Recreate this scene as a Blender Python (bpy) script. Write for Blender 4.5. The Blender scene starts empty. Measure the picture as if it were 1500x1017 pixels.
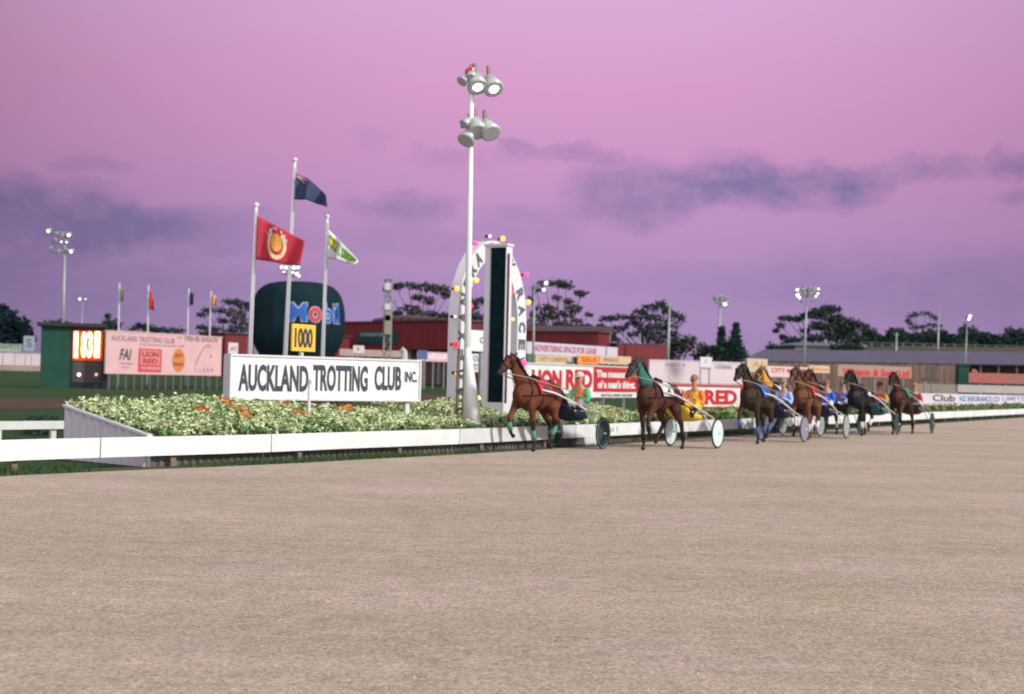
import bpy, bmesh, math, random
import numpy as np
from mathutils import Vector, Matrix, Euler
random.seed(7); np.random.seed(7)
R = math.radians
sc = bpy.context.scene
COL = sc.collection

# ---------------------------------------------------------------- camera
F = 50.0 / 36.0 * 1500.0
CH = 1.55
PITCH, ROLL = 1.32, 1.3
cd = bpy.data.cameras.new('camera'); cam = bpy.data.objects.new('camera', cd); COL.objects.link(cam)
cd.lens = 50; cd.sensor_width = 36; cd.sensor_fit = 'HORIZONTAL'
cd.clip_start = 0.1; cd.clip_end = 3000
CM = Euler((R(90 + PITCH), 0, 0)).to_matrix() @ Matrix.Rotation(R(ROLL), 3, 'Z')
CO = Vector((0, 0, CH))
cam.matrix_world = Matrix.Translation(CO) @ CM.to_4x4()
cd.dof.use_dof = True; cd.dof.focus_distance = 12.0; cd.dof.aperture_fstop = 2.3
sc.camera = cam
# ---------------------------------------------------------------- exposure
sc.view_settings.view_transform = 'Standard'; sc.view_settings.look = 'None'
sc.view_settings.exposure = 0; sc.view_settings.gamma = 1; sc.view_settings.use_curve_mapping = False
sc.cycles.max_bounces = 5; sc.cycles.use_denoising = True

def lin(c):
    c /= 255.0
    return c / 12.92 if c <= .04045 else ((c + .055) / 1.055) ** 2.4
def rgb(r, g, b, k=1.0): return (lin(r) / k, lin(g) / k, lin(b) / k, 1)

# ---------------------------------------------------------------- sky (dusk, light of the set sun behind the camera)
w = bpy.data.worlds.new('World'); sc.world = w; w.use_nodes = True
nt = w.node_tree; N = nt.nodes; L = nt.links; N.clear()
def nd(t, **k):
    n = N.new(t)
    for a, b in k.items(): setattr(n, a, b)
    return n
def mth(op, a, b=None, c=None, clamp=False):
    n = nd('ShaderNodeMath', operation=op); n.use_clamp = clamp
    for i, v in enumerate((a, b, c)):
        if v is None: continue
        if isinstance(v, (int, float)): n.inputs[i].default_value = v
        else: L.new(v, n.inputs[i])
    return n.outputs[0]
tc = nd('ShaderNodeTexCoord'); sep = nd('ShaderNodeSeparateXYZ'); L.new(tc.outputs['Generated'], sep.inputs[0])
sx, sy, sz = sep.outputs
az = mth('ARCTAN2', sx, sy)
def noise2(fa, fe, detail, seed):
    cb = nd('ShaderNodeCombineXYZ'); L.new(mth('MULTIPLY', az, fa), cb.inputs[0]); L.new(mth('MULTIPLY', sz, fe), cb.inputs[1]); cb.inputs[2].default_value = seed
    n = nd('ShaderNodeTexNoise'); n.inputs['Scale'].default_value = 1; n.inputs['Detail'].default_value = detail; n.inputs['Roughness'].default_value = .6
    L.new(cb.outputs[0], n.inputs['Vector']); return mth('SUBTRACT', n.outputs['Fac'], .5)
n1 = noise2(26, 34, 5, 1.3); n2 = noise2(26, 38, 6, 7.7); n3 = noise2(5, 22, 5, 3.1); n4 = noise2(42, 75, 6, 5.5)
e2 = mth('ADD', sz, mth('MULTIPLY', n3, .02))
rp = nd('ShaderNodeValToRGB'); L.new(e2, rp.inputs[0]); cr = rp.color_ramp
stops = [(0.0, (158, 136, 176)), (.035, (168, 141, 187)), (.075, (178, 144, 193)), (.115, (192, 148, 195)), (.155, (207, 152, 198)),
         (.20, (216, 158, 203)), (.27, (221, 172, 216)), (.36, (200, 160, 200)), (.60, (128, 120, 165)), (1.0, (100, 100, 150))]
while len(cr.elements) < len(stops): cr.elements.new(.5)
for el, (p, c) in zip(cr.elements, stops): el.position = p; el.color = rgb(*c)
def hz(px): return 556.5 + (px - 750) * math.tan(R(ROLL))
ap = mth('ADD', az, mth('MULTIPLY', n1, .06)); ep = mth('ADD', sz, mth('MULTIPLY', n2, .038))
tot = None
for (cx, cy, rx, ry, s) in [(60, 335, 190, 52, 1.0), (240, 345, 170, 38, .8), (585, 308, 85, 26, .75), (655, 235, 60, 14, .35), (745, 222, 45, 13, .6),
        (840, 232, 60, 17, .75), (930, 288, 110, 46, 1.05), (1075, 272, 90, 38, .75), (1150, 282, 130, 34, .9), (1240, 275, 60, 26, .75), (1350, 262, 90, 18, .7), (1490, 262, 50, 22, 1.0),
        (1490, 308, 40, 14, .6), (130, 258, 60, 16, .45), (530, 205, 40, 7, .2), (600, 355, 220, 20, .35), (780, 325, 90, 26, .4), (1380, 425, 300, 50, .55),
        (1000, 415, 200, 26, .3), (60, 420, 260, 60, .65), (380, 420, 150, 30, .3), (1720, 250, 180, 50, .8), (-300, 300, 300, 60, .9)]:
    a0 = math.atan((cx - 750) / F); e0 = (hz(cx) - cy) / F
    d = mth('ADD', mth('POWER', mth('ABSOLUTE', mth('DIVIDE', mth('SUBTRACT', ap, a0), rx / F * 1.15)), 2.0),
            mth('POWER', mth('ABSOLUTE', mth('DIVIDE', mth('SUBTRACT', ep, e0), ry / F * 1.25)), 2.0))
    m = mth('MULTIPLY', mth('SUBTRACT', 1.0, d, clamp=True), s)
    tot = m if tot is None else mth('ADD', tot, m)
tot = mth('MULTIPLY', mth('MULTIPLY', tot, mth('ADD', mth('MULTIPLY', n4, 1.5), .85)), .80, clamp=True)
mx = nd('ShaderNodeMixRGB'); L.new(tot, mx.inputs[0]); L.new(rp.outputs[0], mx.inputs[1]); mx.inputs[2].default_value = rgb(138, 122, 170)
# sky colour dimmed toward both sides, imitating lens vignetting
fall = mth('SUBTRACT', 1.0, mth('MULTIPLY', mth('POWER', mth('ABSOLUTE', mth('SUBTRACT', az, .04)), 2.0), 2.1, clamp=True))
fall = mth('MAXIMUM', fall, .62)
m2 = nd('ShaderNodeMixRGB', blend_type='MULTIPLY'); m2.inputs[0].default_value = 1; L.new(mx.outputs[0], m2.inputs[1])
cbf = nd('ShaderNodeCombineXYZ')
for i in range(3): L.new(fall, cbf.inputs[i])
L.new(cbf.outputs[0], m2.inputs[2])
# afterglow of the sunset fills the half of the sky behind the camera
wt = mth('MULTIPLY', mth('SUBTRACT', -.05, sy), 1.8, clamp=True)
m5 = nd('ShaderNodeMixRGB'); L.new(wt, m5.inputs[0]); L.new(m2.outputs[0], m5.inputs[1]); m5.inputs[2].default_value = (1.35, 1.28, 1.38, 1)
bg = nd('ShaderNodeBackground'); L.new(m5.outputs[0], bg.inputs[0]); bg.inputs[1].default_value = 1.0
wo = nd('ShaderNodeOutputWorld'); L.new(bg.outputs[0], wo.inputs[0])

# ---------------------------------------------------------------- sun lamp (the bank of floodlights on the stand side, camera right)
sd = bpy.data.lights.new('sun', 'SUN'); sd.energy = 3.6; sd.angle = R(4); sd.color = (.97, 1.0, .90)
so = bpy.data.objects.new('sun', sd); COL.objects.link(so)
SD = Vector((.80, -.40, .52)).normalized()
so.rotation_euler = SD.to_track_quat('Z', 'Y').to_euler()

# ================================================================ helpers
def ray(px, py): return CM @ Vector(((px - 750) / F, (508.5 - py) / F, -1))
def P(px, py, Y): d = ray(px, py); return CO + d * (Y / d.y)
def GY(Y):
    t = min(1, max(0, (Y - 140) / 110.)); return 1.25 * t * t * (3 - 2 * t)
def GP(px, Y): p = P(px, 500, Y); return Vector((p.x, Y, GY(Y)))
def PP(px, py, o, n):
    d = ray(px, py); return CO + d * ((o - CO).dot(n) / d.dot(n))

MATS = {}
def mat(name, c, rough=.6, var=.12, scale=4.0, spec=.3, emit=None, es=1, bump=0, metal=0, stretch=(1, 1, 1), c2=None, island=0, fine=0):
    if name in MATS: return MATS[name]
    m = bpy.data.materials.new(name); m.use_nodes = True; t = m.node_tree; n = t.nodes; l = t.links
    b = n['Principled BSDF']; b.inputs['Roughness'].default_value = rough; b.inputs['Specular IOR Level'].default_value = spec
    b.inputs['Metallic'].default_value = metal
    c = tuple(c[:3]) + (1,)
    if emit is not None:
        b.inputs['Base Color'].default_value = c
        b.inputs['Emission Color'].default_value = tuple(emit[:3]) + (1,); b.inputs['Emission Strength'].default_value = es
        MATS[name] = m; return m
    co = n.new('ShaderNodeTexCoord'); mp = n.new('ShaderNodeMapping'); mp.inputs['Scale'].default_value = stretch
    l.new(co.outputs['Object'], mp.inputs[0])
    no = n.new('ShaderNodeTexNoise'); no.inputs['Scale'].default_value = scale; no.inputs['Detail'].default_value = 6; no.inputs['Roughness'].default_value = .65
    l.new(mp.outputs[0], no.inputs['Vector'])
    mix = n.new('ShaderNodeMixRGB')
    lo = tuple(x * (1 - var) for x in c[:3]) + (1,) if c2 is None else tuple(c2[:3]) + (1,)
    hi = tuple(min(1, x * (1 + var)) for x in c[:3]) + (1,) if c2 is None else c
    mix.inputs[1].default_value = lo; mix.inputs[2].default_value = hi
    r2 = n.new('ShaderNodeMapRange'); r2.inputs[1].default_value = .3; r2.inputs[2].default_value = .7; l.new(no.outputs['Fac'], r2.inputs[0])
    fac = r2.outputs[0]
    if island:
        g = n.new('ShaderNodeNewGeometry'); a = n.new('ShaderNodeMath'); a.operation = 'MULTIPLY_ADD'; a.inputs[1].default_value = island; 
        l.new(g.outputs['Random Per Island'], a.inputs[0]); s = n.new('ShaderNodeMath'); s.operation = 'MULTIPLY'; s.inputs[1].default_value = 1 - island
        l.new(fac, s.inputs[0]); l.new(s.outputs[0], a.inputs[2]); fac = a.outputs[0]
    l.new(fac, mix.inputs[0]); l.new(mix.outputs[0], b.inputs['Base Color'])
    if bump:
        bp = n.new('ShaderNodeBump'); bp.inputs['Strength'].default_value = bump; bp.inputs['Distance'].default_value = .05
        l.new(no.outputs['Fac'], bp.inputs['Height']); l.new(bp.outputs[0], b.inputs['Normal'])
    MATS[name] = m; return m

class MB:
    def __init__(s): s.v = []; s.f = []
    def add(s, vs, fs):
        o = len(s.v); s.v += [tuple(x) for x in vs]; s.f += [tuple(i + o for i in f) for f in fs]; return s
    def hexa(s, p):
        return s.add(p, [(0, 3, 2, 1), (4, 5, 6, 7), (0, 1, 5, 4), (1, 2, 6, 5), (2, 3, 7, 6), (3, 0, 4, 7)])
    def box(s, x0, x1, y0, y1, z0, z1):
        return s.hexa([(x0, y0, z0), (x1, y0, z0), (x1, y1, z0), (x0, y1, z0), (x0, y0, z1), (x1, y0, z1), (x1, y1, z1), (x0, y1, z1)])
    def tube(s, pts, rs, n=8, cap=True):
        pts = [Vector(p) for p in pts]
        if isinstance(rs, (int, float)): rs = [rs] * len(pts)
        rings = []; up = Vector((0, 0, 1)); 
        for i, p in enumerate(pts):
            t = (pts[min(i + 1, len(pts) - 1)] - pts[max(i - 1, 0)]).normalized()
            u = up if abs(t.dot(up)) < .95 else Vector((0, 1, 0))
            a = t.cross(u).normalized(); b = a.cross(t)
            rings.append([p + (a * math.cos(2 * math.pi * k / n) + b * math.sin(2 * math.pi * k / n)) * rs[i] for k in range(n)])
        vs = [q for r in rings for q in r]; fs = []
        for i in range(len(pts) - 1):
            for k in range(n): fs.append((i * n + k, i * n + (k + 1) % n, (i + 1) * n + (k + 1) % n, (i + 1) * n + k))
        if cap: fs.append(tuple(range(n - 1, -1, -1))); fs.append(tuple(range((len(pts) - 1) * n, len(pts) * n)))
        return s.add(vs, fs)
    def ball(s, c, rx, ry=None, rz=None, nu=12, nv=8):
        ry = rx if ry is None else ry; rz = rx if rz is None else rz; vs = [(c[0], c[1], c[2] - rz)]
        for j in range(1, nv):
            a = -math.pi / 2 + math.pi * j / nv
            for i in range(nu):
                b = 2 * math.pi * i / nu; vs.append((c[0] + rx * math.cos(a) * math.cos(b), c[1] + ry * math.cos(a) * math.sin(b), c[2] + rz * math.sin(a)))
        vs.append((c[0], c[1], c[2] + rz)); fs = []
        for i in range(nu): fs.append((0, 1 + (i + 1) % nu, 1 + i)); 
        for j in range(nv - 2):
            for i in range(nu): fs.append((1 + j * nu + i, 1 + j * nu + (i + 1) % nu, 1 + (j + 1) * nu + (i + 1) % nu, 1 + (j + 1) * nu + i))
        t = len(vs) - 1; o = 1 + (nv - 2) * nu
        for i in range(nu): fs.append((t, o + i, o + (i + 1) % nu))
        return s.add(vs, fs)
    def loft(s, rings, n=14):
        """rings: (centre, half width sideways, half height); closed, domed ends. Sideways axis is y."""
        rings = [(Vector(c), a, b) for c, a, b in rings]
        t0 = (rings[1][0] - rings[0][0]).normalized(); t1 = (rings[-1][0] - rings[-2][0]).normalized()
        c, a, b = rings[0]; r = min(a, b)
        pre = [(c - t0 * r * .92, a * .25, b * .25), (c - t0 * r * .6, a * .75, b * .75)]
        c, a, b = rings[-1]; r = min(a, b)
        post = [(c + t1 * r * .6, a * .75, b * .75), (c + t1 * r * .92, a * .25, b * .25)]
        rr = pre + rings + post; vs = []; fs = []
        for i, (c, a, b) in enumerate(rr):
            t = (rr[min(i + 1, len(rr) - 1)][0] - rr[max(i - 1, 0)][0]).normalized()
            y = Vector((0, 1, 0)); y = y - t * y.dot(t)
            if y.length < .2: y = Vector((0, 0, 1)) - t * t.z
            y.normalize(); z = t.cross(y)
            vs += [c + y * a * math.cos(2 * math.pi * k / n) + z * b * math.sin(2 * math.pi * k / n) for k in range(n)]
        for i in range(len(rr) - 1):
            for k in range(n): fs.append((i * n + k, i * n + (k + 1) % n, (i + 1) * n + (k + 1) % n, (i + 1) * n + k))
        fs.append(tuple(range(n - 1, -1, -1))); fs.append(tuple(range((len(rr) - 1) * n, len(rr) * n)))
        return s.add(vs, fs)
    def mesh(s, name, smooth=False, off=None):
        vs = s.v
        if off is not None: vs = [(a - off[0], b - off[1], c - off[2]) for a, b, c in vs]
        m = bpy.data.meshes.new(name); m.from_pydata(vs, [], s.f); m.update()
        bm = bmesh.new(); bm.from_mesh(m); bmesh.ops.recalc_face_normals(bm, faces=bm.faces); bm.to_mesh(m); bm.free()
        if smooth: m.polygons.foreach_set('use_smooth', [True] * len(m.polygons))
        return m
    def build(s, name, material, parent=None, smooth=False, off=None):
        return link(name, s.mesh(name, smooth, off), material, parent)
def link(name, me, material, parent=None):
    o = bpy.data.objects.new(name, me); COL.objects.link(o)
    if material is not None:
        if len(me.materials) == 0: me.materials.append(None)
        o.material_slots[0].link = 'OBJECT'; o.material_slots[0].material = material
    if parent is not None: o.parent = parent
    return o
def remesh(mb, voxel, it=4):
    me = mb.mesh('tmp'); o = bpy.data.objects.new('tmp', me); COL.objects.link(o)
    m = o.modifiers.new('r', 'REMESH'); m.mode = 'VOXEL'; m.voxel_size = voxel
    if it: q = o.modifiers.new('s', 'SMOOTH'); q.iterations = it; q.factor = .5
    dg = bpy.context.evaluated_depsgraph_get(); r = bpy.data.meshes.new_from_object(o.evaluated_get(dg))
    bpy.data.objects.remove(o); r.polygons.foreach_set('use_smooth', [True] * len(r.polygons)); r.update(); return r
def tag(o, label=None, cat=None, group=None, kind=None):
    if label: o['label'] = label
    if cat: o['category'] = cat
    if group: o['group'] = group
    if kind: o['kind'] = kind
    return o
def thing(name, label, cat, loc=(0, 0, 0), rz=0, group=None):
    o = bpy.data.objects.new(name, None); COL.objects.link(o); o.location = loc; o.rotation_euler = (0, 0, rz); o.empty_display_size = .2
    return tag(o, label, cat, group)
def struct(mb, name, m): o = mb.build(name, m); o['kind'] = 'structure'; return o

def text_raw(s, bold=0.0, shear=0.0, spacing=1.0):
    cu = bpy.data.curves.new('t', 'FONT'); cu.body = s; cu.size = 1; cu.offset = bold; cu.shear = shear; cu.space_character = spacing; cu.resolution_u = 3; cu.fill_mode = 'FRONT'
    o = bpy.data.objects.new('t', cu); COL.objects.link(o); dg = bpy.context.evaluated_depsgraph_get(); dg.update()
    me = bpy.data.meshes.new_from_object(o.evaluated_get(dg)); bpy.data.objects.remove(o)
    vs = [v.co.copy() for v in me.vertices]; fs = [tuple(p.vertices) for p in me.polygons]; bpy.data.meshes.remove(me)
    xs = [v.x for v in vs]; ys = [v.y for v in vs]
    x0, x1, y0, y1 = min(xs), max(xs), min(ys), max(ys)
    return [((v.x - x0) / max(x1 - x0, 1e-6), (v.y - y0) / max(y1 - y0, 1e-6)) for v in vs], fs
def text_on(mb, s, fn, th=.012, **k):
    """fn(u,v,depth) -> point; a thin slab of letters"""
    vs, fs = text_raw(s, **k); n = len(vs); o = len(mb.v)
    mb.v += [tuple(fn(u, v, th)) for u, v in vs] + [tuple(fn(u, v, -.004)) for u, v in vs]
    mb.f += [tuple(i + o for i in f) for f in fs]
    ed = {}
    for f in fs:
        for i in range(len(f)):
            a, b = f[i], f[(i + 1) % len(f)]
            ed[(a, b)] = 1
    for (a, b) in ed:
        if (b, a) not in ed: mb.f.append((a + o, b + o, b + n + o, a + n + o))
def flat_text(mb, s, x0, x1, z0, z1, y=0.0, th=.012, **k):
    text_on(mb, s, lambda u, v, d: (x0 + (x1 - x0) * u, y - d, z0 + (z1 - z0) * v), th, **k)

class Board:
    """an upright thing whose front runs from (x0,Z0) to (x1,Z1); local x along the front, -y out of it"""
    def __init__(s, name, label, cat, x0, Z0, x1, Z1, group=None):
        s.a = GP(x0, Z0); s.b = GP(x1, Z1); d = s.b - s.a; s.L = math.hypot(d.x, d.y); s.rz = math.atan2(d.y, d.x)
        s.n = Vector((math.sin(s.rz), -math.cos(s.rz), 0)); s.u = Vector((math.cos(s.rz), math.sin(s.rz), 0))
        s.root = thing(name, label, cat, s.a, s.rz, group)
    def loc(s, px, py, out=0.0):
        p = PP(px, py, s.a + s.n * out, s.n) - s.a; return p.dot(s.u), p.z
    def z(s, px, py): return s.loc(px, py)[1]
    def box(s, name, m, xa, xb, ya, yb, y0=0.0, y1=.08, parent=None):
        """image rectangle -> box on the board (ya top, yb bottom; measured at the left end)"""
        X0, zt = s.loc(xa, ya); _, zb = s.loc(xa, yb); X1, _ = s.loc(xb, ya)
        return MB().box(X0, X1, y0, y1, zb, zt).build(name, m, parent or s.root)
    def text(s, m, txt, xa, xb, ya, yb, y=0.0, parent=None, name='lettering', th=.012, **k):
        X0, zt = s.loc(xa, ya); _, zb = s.loc(xa, yb); X1, _ = s.loc(xb, ya); mb = MB()
        flat_text(mb, txt, X0, X1, zb, zt, y, th, **k); return mb.build(name, m, parent or s.root)

# ---------------------------------------------------------------- materials
WHITE = mat('white_paint', (.76, .77, .77), .5, .0, .9, c2=(.60, .60, .58))
WHITE2 = mat('dull_white_paint', (.58, .57, .57), .55, .08, 2)
LILAC = mat('pale_painted_metal', (.62, .60, .62), .5, .05, 2)
DARKM = mat('dark_metal', (.05, .05, .055), .5, .2)
GREYM = mat('galvanised_metal', (.30, .31, .31), .45, .15, metal=.3)
BLACK = mat('black_paint', (.012, .02, .022), .4, .2)
GREEN = mat('dark_green_paint', (.008, .055, .035), .6, .2, 1)
WOOD = mat('weathered_timber', (.20, .15, .12), .8, .3, 1.5)
INK = mat('dark_grey_lettering', (.05, .055, .075), .6, .1)
RED = mat('red_paint', (.52, .03, .04), .5, .1)
LIT = mat('lit_floodlight_lens', (.9, .9, .9), emit=(1, .98, .95), es=4)
GLASS = mat('unlit_lens', (.42, .45, .48), .15, .1, spec=.6)

# ================================================================ SETTING
RAIL = []   # running line of the inside rail on the ground
for px, Y in [(-330, 17.2), (-150, 19.0), (0, 20.75), (190, 22.6), (380, 24.65), (530, 27.0), (675, 29.6), (860, 34.7), (1100, 45.0), (1360, 64.9), (1500, 85.8)]:
    p = P(px, 500, Y); RAIL.append(Vector((p.x, Y, 0)))
RAIL += [Vector((60, 137, 0)), Vector((104, 214, 0))]
def catmull(pts, n):
    out = []
    for i in range(len(pts) - 1):
        a, b, c, d = pts[max(i - 1, 0)], pts[i], pts[i + 1], pts[min(i + 2, len(pts) - 1)]
        for k in range(n):
            t = k / n; out.append(.5 * ((2 * b) + (c - a) * t + (2 * a - 5 * b + 4 * c - d) * t * t + (3 * b - a - 3 * c + d) * t ** 3))
    out.append(pts[-1]); return out
RL = catmull(RAIL, 10)
CUM = [0]
for i in range(len(RL) - 1): CUM.append(CUM[-1] + (RL[i + 1] - RL[i]).length)
def rail(s, off=0.0, z=0.0):
    """point at arc length s, off metres behind the rail (away from the track)"""
    s = max(0, min(CUM[-1] - 1e-4, s)); i = int(np.searchsorted(CUM, s, 'right')) - 1; i = min(i, len(RL) - 2)
    t = (s - CUM[i]) / (CUM[i + 1] - CUM[i]); d0 = (RL[min(i + 1, len(RL) - 1)] - RL[max(i - 1, 0)]).normalized(); d1 = (RL[min(i + 2, len(RL) - 1)] - RL[i]).normalized()
    d = (d0 * (1 - t) + d1 * t).normalized(); p = RL[i].lerp(RL[i + 1], t) + Vector((-d.y, d.x, 0)) * off; return Vector((p.x, p.y, z))
def s_at(px, off=0.0):
    """arc length at which the (offset) rail line passes the bearing of image column px"""
    q = P(px, 560, 10); lo, hi = 0, CUM[-1]; tgt = q.x / q.y
    for _ in range(40):
        m = (lo + hi) / 2; p = rail(m, off)
        if p.x / p.y < tgt: lo = m
        else: hi = m
    return lo

# ground: one sheet with the far side slightly raised
ys = [-60, 0, 40, 80, 120, 140, 160, 180, 200, 215, 230, 250, 400, 1500]
mb = MB()
for i, y in enumerate(ys): mb.v += [(-900, y, GY(y)), (900, y, GY(y))]
for i in range(len(ys) - 1): mb.f.append((2 * i, 2 * i + 1, 2 * i + 3, 2 * i + 2))
GRASS = mat('infield_grass', (.042, .085, .026), .9, .4, .25, c2=(.026, .058, .022), spec=.1, bump=.3)
struct(mb, 'ground', GRASS)

# the race track
DIRT = bpy.data.materials.new('track_shell_grit'); DIRT.use_nodes = True
t = DIRT.node_tree; n = t.nodes; l = t.links; b = n['Principled BSDF']; b.inputs['Roughness'].default_value = .95; b.inputs['Specular IOR Level'].default_value = .1
co = n.new('ShaderNodeTexCoord')
def tn(scale, detail, st=(1, 1, 1), rz=0):
    mp = n.new('ShaderNodeMapping'); mp.inputs['Scale'].default_value = st; mp.inputs['Rotation'].default_value = (0, 0, rz); l.new(co.outputs['Object'], mp.inputs[0])
    x = n.new('ShaderNodeTexNoise'); x.inputs['Scale'].default_value = scale; x.inputs['Detail'].default_value = detail; x.inputs['Roughness'].default_value = .7; l.new(mp.outputs[0], x.inputs['Vector']); return x
def mixc(f, a, bb, lo=.3, hi=.7):
    mr = n.new('ShaderNodeMapRange'); mr.inputs[1].default_value = lo; mr.inputs[2].default_value = hi; l.new(f, mr.inputs[0])
    mm = n.new('ShaderNodeMixRGB'); l.new(mr.outputs[0], mm.inputs[0])
    for i, q in ((1, a), (2, bb)):
        if isinstance(q, tuple): mm.inputs[i].default_value = q
        else: l.new(q, mm.inputs[i])
    return mm.outputs[0]
A1 = tn(.35, 4); A2 = tn(1.0, 3, (.06, .55, 1), -R(60)); A3 = tn(30, 5); A4 = tn(4, 5); A5 = tn(2.2, 4, (.22, 5.0, 1), -R(60))
base = mixc(A1.outputs['Fac'], (.445, .375, .262, 1), (.545, .420, .350, 1), .36, .64)
base = mixc(A2.outputs['Fac'], mixc(A1.outputs['Fac'], (.41, .342, .245, 1), (.475, .372, .300, 1)), base, .36, .6)
dk = mixc(A3.outputs['Fac'], (.52, .50, .50, 1), (1.45, 1.45, 1.45, 1), .28, .72)
dk2 = mixc(A4.outputs['Fac'], (.82, .84, .84, 1), (1.14, 1.12, 1.14, 1), .3, .7)
m1 = n.new('ShaderNodeMixRGB'); m1.blend_type = 'MULTIPLY'; m1.inputs[0].default_value = 1; l.new(base, m1.inputs[1]); l.new(dk, m1.inputs[2])
m3 = n.new('ShaderNodeMixRGB'); m3.blend_type = 'MULTIPLY'; m3.inputs[0].default_value = 1; l.new(m1.outputs[0], m3.inputs[1]); l.new(dk2, m3.inputs[2])
rut = mixc(A5.outputs['Fac'], (.94, .935, .93, 1), (1.03, 1.03, 1.03, 1), .30, .55)
m4 = n.new('ShaderNodeMixRGB'); m4.blend_type = 'MULTIPLY'; m4.inputs[0].default_value = 1; l.new(m3.outputs[0], m4.inputs[1]); l.new(rut, m4.inputs[2])
l.new(m4.outputs[0], b.inputs['Base Color'])
bp = n.new('ShaderNodeBump'); bp.inputs['Strength'].default_value = .5; bp.inputs['Distance'].default_value = .03; l.new(A3.outputs['Fac'], bp.inputs['Height']); l.new(bp.outputs[0], b.inputs['Normal'])
mb = MB(); S = [CUM[-1] * i / 120 for i in range(121)]
mb.v += [(-60, -30, .008), (-20, -90, .008)]
for s in S:
    a = rail(s, -.42); 
    if a.y > 140: break
    mb.v += [(a.x, a.y, .008), (a.x + 75, a.y - 95, .008)]
for i in range(len(mb.v) // 2 - 1): mb.f.append((2 * i, 2 * i + 1, 2 * i + 3, 2 * i + 2))
struct(mb, 'race_track', DIRT)
# dirt and grass verge under the rail
mb = MB()
for s in S:
    a = rail(s, -.50); c = rail(s, .35)
    if a.y > 138: break
    mb.v += [(a.x, a.y, .004), (c.x, c.y, .004)]
for i in range(len(mb.v) // 2 - 1): mb.f.append((2 * i, 2 * i + 1, 2 * i + 3, 2 * i + 2))
struct(mb, 'verge', mat('verge_soil', (.13, .11, .075), .95, .4, 3, c2=(.05, .07, .035), spec=.1))
# inner dirt training track
mb = MB()
near = [(-700, 36), (-300, 44), (0, 54), (300, 68), (640, 92), (900, 128)]; far = [(-700, 50), (-300, 58), (0, 71), (300, 92), (640, 134), (900, 139)]
for (a, b_) in zip(near, far):
    p = GP(*a); q = GP(*b_); mb.v += [(p.x, p.y, .004), (q.x, q.y, .004)]
for i in range(len(near) - 1): mb.f.append((2 * i, 2 * i + 1, 2 * i + 3, 2 * i + 2))
struct(mb, 'training_track', mat('training_track_dirt', (.10, .062, .045), .95, .3, .6, spec=.1))
# loose shell grit and clods lying on the near part of the track
ng = 70000; yy = 5.5 + 11 * np.random.random(ng) ** 1.25; xx = (np.random.random(ng) - .5) * (yy * .80 + .6); rr_g = np.random.gamma(2.0, .0012, ng) + .0022
cg_ = 3; ang = np.random.random(ng) * 6.28; V = np.zeros((ng, 5, 3))
for k in range(4):
    rk = rr_g * np.random.uniform(.7, 1.3, ng); V[:, k, 0] = xx + rk * np.cos(ang + k * 1.57); V[:, k, 1] = yy + rk * np.sin(ang + k * 1.57); V[:, k, 2] = .006
V[:, 4, 0] = xx + rr_g * .2; V[:, 4, 1] = yy; V[:, 4, 2] = .009 + rr_g * np.random.uniform(.5, .9, ng)
idx = (np.array([[0, 1, 4], [1, 2, 4], [2, 3, 4], [3, 0, 4]])[None] + (np.arange(ng) * 5)[:, None, None]).reshape(-1)
me = bpy.data.meshes.new('grit'); me.vertices.add(ng * 5); me.vertices.foreach_set('co', V.ravel()); me.loops.add(len(idx)); me.loops.foreach_set('vertex_index', idx.astype(np.int32))
me.polygons.add(ng * 4); me.polygons.foreach_set('loop_start', np.arange(0, ng * 12, 3, dtype=np.int32)); me.polygons.foreach_set('loop_total', np.full(ng * 4, 3, dtype=np.int32)); me.update(calc_edges=True)
tag(link('grit', me, mat('loose_shell_grit', (.60, .50, .40), .9, .2, 5, c2=(.20, .165, .13), island=.85, spec=.1)), 'loose pale shell grit and clods scattered over the near track', 'grit', kind='stuff')
# grass tufts along the foot of the rail
def blades(name, pts, m, hmin, hmax, wd, label, cat):
    V = []; Fc = []
    for (x, y, z) in pts:
        h = random.uniform(hmin, hmax); a = random.uniform(0, 6.28); dx, dy = math.cos(a) * wd, math.sin(a) * wd; lx, ly = random.uniform(-.4, .4) * h, random.uniform(-.4, .4) * h
        o = len(V); V += [(x - dx, y - dy, z), (x + dx, y + dy, z), (x + lx, y + ly, z + h)]; Fc.append((o, o + 1, o + 2))
    me = bpy.data.meshes.new(name); me.from_pydata(V, [], Fc); o = link(name, me, m); return tag(o, label, cat, kind='stuff')
pts = []
for _ in range(9000):
    s = random.uniform(s_at(-60), s_at(1500)) if random.random() < .3 else random.uniform(s_at(-60), s_at(700)); 
    if math.sin(s * 1.7) + math.sin(s * .61 + 1) + random.uniform(-1.4, 1.4) < 0: continue
    p = rail(s, random.uniform(-.36, .3)); pts.append((p.x, p.y, 0))
blades('verge_grass', pts, mat('verge_grass_green', (.05, .10, .03), .8, .3, 3, c2=(.03, .06, .02), island=.7), .04, .13, .01, 'short rough grass growing under the white inside rail', 'grass')

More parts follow.
